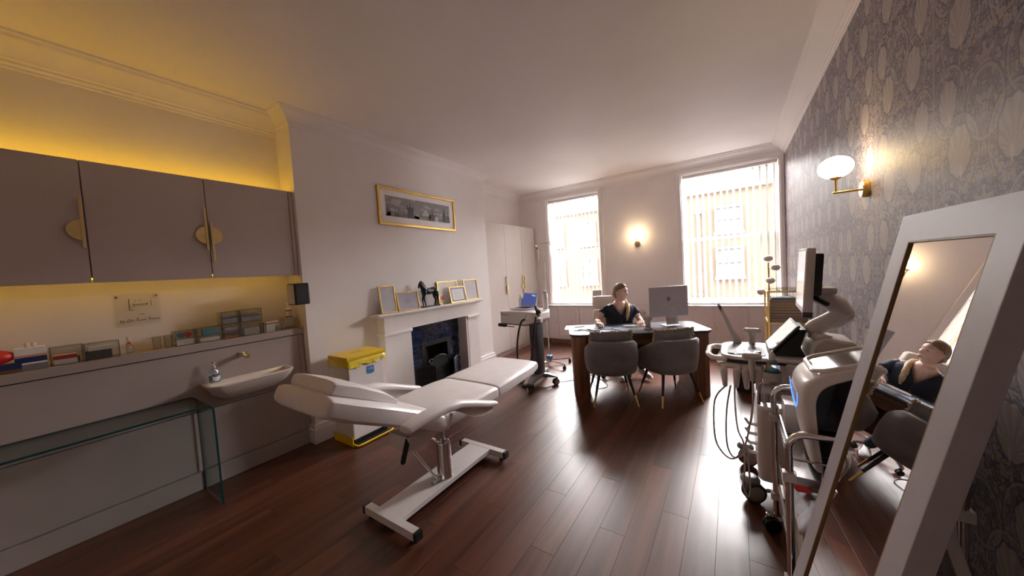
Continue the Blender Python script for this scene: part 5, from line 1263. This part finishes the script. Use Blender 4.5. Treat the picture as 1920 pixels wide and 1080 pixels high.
MB().prism(rrect(-.08,.595,2.565,3.015,.10), .846, .8625).build('console_underside', 'black', us, bevel=.004)
MB().prism(rrect(-.045,.165,2.60,2.98,.04), .888, .8925).build('keyboard_panel', P('lavender_keyboard', (.13,.13,.16), .55), us, bevel=.001)
kk = MB().box(.0,.075,2.72,2.90,.8926,.8945).build('key_display', 'lcdoff', us, bevel=.0008)
m = MB()
for r in range(6):
    for c in range(4): m.box(-.035+.045*c, -.035+.045*c+.03, 2.615+.016*r, 2.615+.016*r+.011, .8926, .896)
for c in range(8): m.box(.10,.13, 2.72+.03*c, 2.72+.03*c+.02, .8926, .8955)
kq = m.build('keys', 'dgrey', us, smooth=False); kq['kind'] = 'stuff'
MB().lathe([(.016,0),(.018,.003),(.012,.012),(.001,.014)], (.125,2.66,.8926), 16).build('trackball', 'steel', us)
MB().tube([(-.06,2.60,.855),(-.13,2.62,.855),(-.16,2.70,.86),(-.16,2.90,.86),(-.13,2.97,.855),(-.06,2.98,.855)], .018, 10, round_=True).build('handle', 'white', us)
MB().pad([(2.60,.815,.12,.022,0),(2.78,.805,.14,.03,0),(2.96,.815,.12,.022,0)], xc=.02).build('console_belly', 'cream', us)
# touch panel leaning over the console
TM = trs((.19,2.62,.895), 0, 0, -.90)
MB(TM).box(0,.235,0,.34,0,.016).build('touch_panel', 'black', us, bevel=.005)
MB(TM).box(.012,.225,.012,.328,.0162,.0175).build('touch_screen', 'tablet', us, smooth=False)
MB().prism([(.195,.889),(.335,1.06),(.365,1.06),(.335,.95),(.36,.889)], 2.64, 2.92, 'y').build('panel_support', 'black', us, bevel=.004)
# monitor arm
MB().prism([(.36,.888),(.385,.985),(.44,1.02),(.575,1.0),(.575,.888)], 2.60, 2.86, 'y').build('arm_base', 'cream', us, bevel=.02, seg=3)
MB().tube([(.43,2.72,.99),(.44,2.72,1.03)], .055, 16).tube([(.41,2.72,1.06),(.50,2.72,1.115),(.535,2.72,1.15)], [.048,.052,.055], 14, round_=True).build('lower_arm', 'white', us)
MB().tube([(.535,2.72,1.15),(.515,2.72,1.20),(.45,2.70,1.25),(.41,2.68,1.29)], [.055,.052,.050,.048], 14, round_=True).box(.37,.50,2.62,2.76,1.275,1.315).build('upper_arm', 'cream', us, bevel=.012)
NM = trs((.343,2.60,1.355), -.05, 0, .06)
sc = MB(NM).box(-.008,.032,-.205,.205,-.165,.195).build('monitor', 'cream', us, bevel=.008)
MB(NM).box(-.0092,-.0082,-.195,.195,-.135,.18).build('screen', 'lcdoff', sc, smooth=False)
MB(NM).box(-.0094,-.0083,-.200,.200,-.162,-.137).build('bezel_strip', 'alu', sc, smooth=False)
MB(NM).box(-.009,-.0084,.196,.2035,-.16,.19).box(-.0075,.033,-.2065,-.16,-.185,-.155).build('corner_bumper', 'gblack', sc, smooth=False)
MB(NM).box(.033,.075,-.12,.14,-.07,.165).build('rear_housing', 'black', us, bevel=.008)
MB(NM).tube([(.055,-.02,-.06),(.06,-.06,-.09),(.10,-.09,-.115)], [.02,.016,.014], 8, round_=True).build('tilt_handle', 'black', us)
# probes, holders, gel
MB().tube([(.015,2.97,.90),(-.015,2.97,.97),(-.06,2.98,1.09),(-.098,2.98,1.175)], [.028,.018,.012,.009], 12, round_=True).build('long_probe', 'lgrey', us)
MB().tube([(-.055,2.98,1.075),(-.093,2.98,1.165)], .0105, 10).build('probe_label', 'dgrey', us)
MB().tube([(.105,2.98,.89),(.105,2.98,.95)], [.022,.020], 12).tube([(.065,2.98,.985),(.145,2.98,.985)], .016, 10, round_=True).tube([(.105,2.98,.94),(.105,2.98,.98)], [.020,.032], 12).build('convex_probe', 'lgrey', us)
for nm, x, y in (('probe_holder', .085, 2.53), ('probe_holder', -.03, 2.535)):
    MB().tube([(x-.035,y,.80),(x-.03,y,.70)], [.022,.014], 10, round_=True).tube([(x+.035,y,.80),(x+.03,y,.70)], [.022,.014], 10, round_=True).tube([(x-.04,y+.02,.82),(x+.04,y+.02,.82)], .014, 8, round_=True).build(nm, 'cream', us)
MB().tube([(.085,2.52,.75),(.085,2.515,.85),(.085,2.515,.895)], [.014,.020,.018], 10).tube([(.055,2.515,.905),(.115,2.515,.905)], .022, 10, round_=True).build('linear_probe', 'cream', us)
MB().lathe([(.034,.70),(.045,.72),(.048,.82),(.044,.82),(.040,.72)], (.185,2.515,0), 18).build('cup_holder', 'cream', us)
t = thing('gel_bottle', 'clear gel bottle with white cap in the ultrasound cup holder', 'bottle', (.185, 2.515, .722))
MB().lathe([(.030,0),(.032,.004),(.034,.13),(.022,.165),(.012,.175)], n=18).build('bottle_body', 'bottle', t)
MB().lathe([(.016,.172),(.017,.174),(.017,.20),(.008,.215),(.005,.225)], n=14).build('cap', 'white', t); MB().lathe([(.0345,.10),(.0347,.112)], n=18).build('label_band', 'teal', t)
def cable(label, pts, r=.0055):
    # smooth the polyline
    P_ = [V(p) for p in pts]; q = []
    for i in range(len(P_)-1):
        a, b_, c, d = P_[max(0,i-1)], P_[i], P_[i+1], P_[min(len(P_)-1,i+2)]
        for s in range(6):
            u = s/6; q.append(.5*((2*b_)+(c-a)*u+(2*a-5*b_+4*c-d)*u*u+(3*b_-a-3*c+d)*u**3))
    q.append(P_[-1]); return MB().tube(q, r, 7)
m = cable('', [(-.03,2.535,.70),(-.055,2.50,.55),(-.06,2.47,.35),(-.03,2.45,.27),(.02,2.45,.29),(.052,2.47,.345)]); m.build('probe_cable', 'lgrey', us)
m = cable('', [(-.055,2.53,.70),(-.12,2.50,.60),(-.125,2.47,.38),(-.09,2.45,.29),(-.03,2.44,.26),(.03,2.45,.34),(.07,2.47,.52),(.09,2.50,.68)]); m.build('probe_cable', 'lgrey', us)
m = cable('', [(.085,2.52,.76),(.085,2.50,.62),(.07,2.48,.50),(.05,2.47,.46)]); m.build('probe_cable', 'cream', us)
m = cable('', [(.0,2.96,.88),(-.01,2.60,.62),(.0,2.48,.45),(.03,2.46,.36),(.03,2.43,.22),(.02,2.41,.12),(.045,2.40,.06),(.055,2.40,.12),(.05,2.43,.26),(.045,2.46,.36)]); m.build('probe_cable', 'lgrey', us)
MB().tube([(.16,2.53,.71),(.14,2.51,.62),(.115,2.50,.56)], [.012,.012,.010], 8).build('probe_cable', 'cream', us)
for x, y, rz in ((.075,2.47,2.0),(.06,2.90,2.2),(.56,2.48,1.4),(.56,2.88,1.7)):
    caster(us, x, y, .062, rz, 'lgrey', 'dgrey', w=.022, gap=.012, fork='lgrey')
    MB(trs((x,y,.062), rz)).lathe([(.052,.07),(.052,.085),(.035,.105),(.02,.108)], (0,.02,0), 16).box(-.012,.012,-.098,-.05,.0,.014).build('caster_cover', 'mgrey', us, bevel=.003)

# ------------------------------------------------------------------ chrome cart with the skin-laser device
cx0, cx1, cy0, cy1, ct = .165, .60, 1.645, 2.225, .825
ca = thing('chrome_cart', 'chrome tube instrument cart with railed shelves in front of ultrasound machine', 'cart', (0,0,0))
for y in (cy0, cy1):
    r = .06; pts = [(cx0,y,.10),(cx0,y,ct-r)]+[(cx0+r-r*cos(a),y,ct-r+r*sin(a)) for a in [PI/2*i/7 for i in range(1,8)]]+[(cx1-r+r*sin(a),y,ct-r+r*cos(a)) for a in [PI/2*i/7 for i in range(8)]]+[(cx1,y,.10)]
    MB().tube(pts, .0135, 12).build('end_frame', 'chrome', ca)
for z in (.21, .645):
    t_ = MB().box(cx0+.01,cx1-.01,cy0+.005,cy1-.005,z-.004,z).box(cx0+.01,cx0+.014,cy0+.01,cy1-.01,z-.012,z+.028).box(cx1-.014,cx1-.01,cy0+.01,cy1-.01,z-.012,z+.028).box(cx0+.012,cx1-.012,cy0+.008,cy0+.012,z-.028,z+.004)
    t_.build('tray', 'steel', ca, bevel=.001)
    rl = MB().tube([(cx0+.012,cy0+.03,z+.02),(cx0+.012,cy0+.035,z+.085),(cx0+.012,cy1-.035,z+.085),(cx0+.012,cy1-.03,z+.02)], .005, 8)
    rl.tube([(cx0,cy0+.004,z+.075),(cx1,cy0+.004,z+.075)], .005, 8).tube([(cx0+.10,cy0+.006,z),(cx0+.10,cy0+.004,z+.075)], .004, 8).tube([(cx1-.10,cy0+.006,z),(cx1-.10,cy0+.004,z+.075)], .004, 8)
    rl.build('guard_rail', 'chrome', ca)
    for x in (cx0, cx1):
        for y in (cy0, cy1):
            MB().box(x-.022,x+.022,y-.017,y+.017,z-.014,z+.022).cyl((x,y-.017,z+.004),(x,y-.020,z+.004),.007,12).build('corner_clamp', 'white', ca, bevel=.004)
for x, y, rz in ((cx0-.02,cy1,1.9),(cx1,cy1,1.2),(cx0-.02,cy0,1.7),(cx1,cy0,1.4)):
    caster(ca, x, y, .042, rz, 'gblack', 'black', w=.016, gap=.008, fork='chrome')
    MB(trs((x,y,.042), rz)).box(-.014,.014,-.075,-.03,.028,.036).build('brake_lever', 'chrome', ca, bevel=.002)
# device on the cart
lz = thing('skin_laser_device', 'white tabletop laser device with black side and glowing blue mark on cart', 'device', (0,0,0))
dp_ = [(.245,.668),(.222,.78),(.208,.90),(.205,.965),(.215,1.005),(.245,1.035),(.30,1.062),(.38,1.088),(.46,1.105),(.53,1.105),(.57,1.085),(.585,1.04),(.58,.668)]
dp_ = dp_[:1]+[tuple(q) for q in smooth2([V((x,z,0)) for x, z in dp_[1:-1]], 4, False)]+dp_[-1:]; dp_ = [(q[0], q[1]) for q in dp_]
def dprof(k, y, fr=0):
    cx_, cz_ = .40, .88
    return [(cx_+(x-cx_)*k+fr*max(0, (.30-x)/.1), y, cz_+(z-cz_)*k if z > .67 or k > .999 else z) for x, z in dp_]
MB().loft([dprof(.975,1.685,.022), dprof(.99,1.688,.018), dprof(.998,1.70,.012), dprof(1,1.73,.004), dprof(1.0,1.82), dprof(1,1.91,.004), dprof(.998,1.945,.012), dprof(.985,1.962,.02), dprof(.95,1.97,.03)]).build('housing', 'white', lz, angle=.8)
sp_ = [(.262,.672),(.250,.78),(.243,.90),(.245,.955),(.262,.995),(.30,1.025),(.38,1.060),(.46,1.080),(.53,1.080),(.56,1.06),(.57,1.03),(.565,.672)]
sp_ = sp_[:1]+[(q[0], q[1]) for q in smooth2([V((x,z,0)) for x, z in sp_[1:-1]], 4, False)]+sp_[-1:]; sp_ = [(.40+(x-.40)*.98+.008, z) for x, z in sp_]
MB().prism(sp_, 1.676, 1.6849, 'y').build('side_panel', 'gblack', lz, bevel=.002)
MB().prism(sp_, 1.9705, 1.976, 'y').build('side_panel', 'gblack', lz, bevel=.002)
SM = trs((.285,1.72,1.0585), 0, 0, -.315)
MB(SM).tube([(x,y,.006) for x, y in rrect(-.03,.19,-.012,.222,.05)], .009, 8, closed=True).build('screen_surround', 'white', lz)
MB(SM).box(-.015,.175,.002,.208,.0,.005).box(-.012,.0,.005,.205,.005,.0055).build('touch_screen', 'tablet', lz, smooth=False)
MB().tube([(.2065,1.945,.955),(.2065,1.925,.92),(.2085,1.88,.888),(.2105,1.83,.868),(.2095,1.795,.885),(.2085,1.76,.915),(.2065,1.745,.955)], .0024, 8).build('light_mark', 'bglow', lz)
MB().tube([(.2035,1.70,.966),(.2035,1.94,.966)], .0016, 6).build('front_seam', 'lgrey', lz)
bx_ = MB().box(.195,.43,2.055,2.195,0,.145).build('white_box', 'white', None, bevel=.004); bx_.location = (0,0,.6462)
tag(bx_, 'plain white box standing behind the laser device on the cart', 'box')
MB().box(.28,.34,2.10,2.13,.1452,.1458).build('slot', 'dgrey', bx_, smooth=False)
# lower shelf
cb = packet('beige_carton', 'beige open carton on the lower shelf of the chrome cart', P('beige_card', (.42,.33,.26), .7), .36, 1.86, .2112, .30, .30, .17, group=None, cat='carton'); 
if 'group' in cb: del cb['group']
rr = random.Random(3)
m = MB(); N_ = 14; vs = []; fs = []
for i in range(N_+1):
    for j in range(N_+1):
        u, v = i/N_, j/N_; e_ = min(u,1-u,v,1-v)
        vs.append((.20+.30*u, 1.71+.30*v, .384+.035*min(1,e_*5)+.012*rr.uniform(-1,1)))
for i in range(N_):
    for j in range(N_): a = i*(N_+1)+j; fs.append((a,a+N_+1,a+N_+2,a+1))
m.add(vs, fs); bg = m.build('plastic_bag', P('thin_white_plastic', (.68,.68,.74), .6, var=.05, bump=.3, bscale=30), None, angle=3); tag(bg, 'crinkled white plastic bag lying on the beige carton', 'bag')
s_ = bg.modifiers.new('thick', 'SOLIDIFY'); s_.thickness = .003
t = MB().box(-.03,.03,-.04,.04,0,.003).build('red_tag', 'red'); t.location = (.235, 1.965, .437); t.rotation_euler = (0,.1,.3); tag(t, 'small red card on top of the white plastic bag', 'card')
t = thing('plastic_tub', 'pale translucent plastic tub with dark brushes on the bag', 'tub', (.42, 1.80, .436))
MB().lathe([(.06,0),(.075,.08),(.079,.082),(.073,.078),(.056,.004),(.001,.003)], n=24, sy=1.2).build('tub_wall', P('translucent_blue_plastic', (.40,.46,.60), .3), t)
m = MB()
for i in range(9): m.tube([(.02*cos(i),.03*sin(i),.006),(.045*cos(i*1.7),.05*sin(i*1.7),.075)], .006, 6)
m.build('brushes', 'black', t)
t = MB(trs((0,0,0),0,0,-.12)).box(-.002,.002,-.13,.13,0,.19).build('printed_sheet', 'paper'); t.location = (.205, 2.08, .2115)
tag(t, 'white printed leaflet leaning at back of the lower cart shelf', 'leaflet')
m = MB(trs((0,0,0),0,0,-.12))
for i in range(6):
    for j in range(4): m.box(-.0026,-.0021,-.10+.035*i,-.085+.035*i,.03+.04*j,.036+.04*j)
m.build('lettering', P('red_brown_print', (.35,.12,.10), .6), t, smooth=False)

# ------------------------------------------------------------------ leaning floor mirror
th_, tau = -1.524, .221
mi = thing('floor_mirror', 'white-framed full-length mirror leaning back on its own easel', 'mirror', (.077, 1.509, 0), th_)
MM = trs((0,0,0), 0, -tau); mw, mh, fw, ft = .508, 1.655, .082, .045
f = MB()
f.rim(0, mw, 0, mh, fw, 0, ft)
f.build('frame', P('satin_white_lacquer', (.52,.49,.52), .42, var=.02), mi, bevel=.003, M=MM)
g = MB(); q = .003
g.rim(fw-.001, mw-fw+.001, fw-.001, mh-fw+.001, q, .0005, .009)
g.build('inner_edge', P('light_brown_edge', (.30,.18,.08), .5), mi, M=MM)
MB().box(fw-.004,mw-fw+.004,.006,.010,fw-.004,mh-fw+.004).build('mirror_glass', 'mirror', mi, smooth=False, M=MM)
MB().box(.012,mw-.012,.0455,.050,.012,mh-.012).build('back_board', 'brown', mi, smooth=False, M=MM)
e_ = MB(); hy = .93*sin(tau)+.06; 
for x in (.06, mw-.06): e_.tube([(x, hy, .93), (x, .50, .012)], .016, 4)
e_.tube([(.06, .43, .18),(mw-.06,.43,.18)], .012, 4).tube([(mw-.06,.45,.13),(mw-.06,.09,.20)], .010, 4).tube([(.06,.45,.13),(.06,.09,.20)], .010, 4)
e_.build('easel', 'lgrey', mi, bevel=.002)
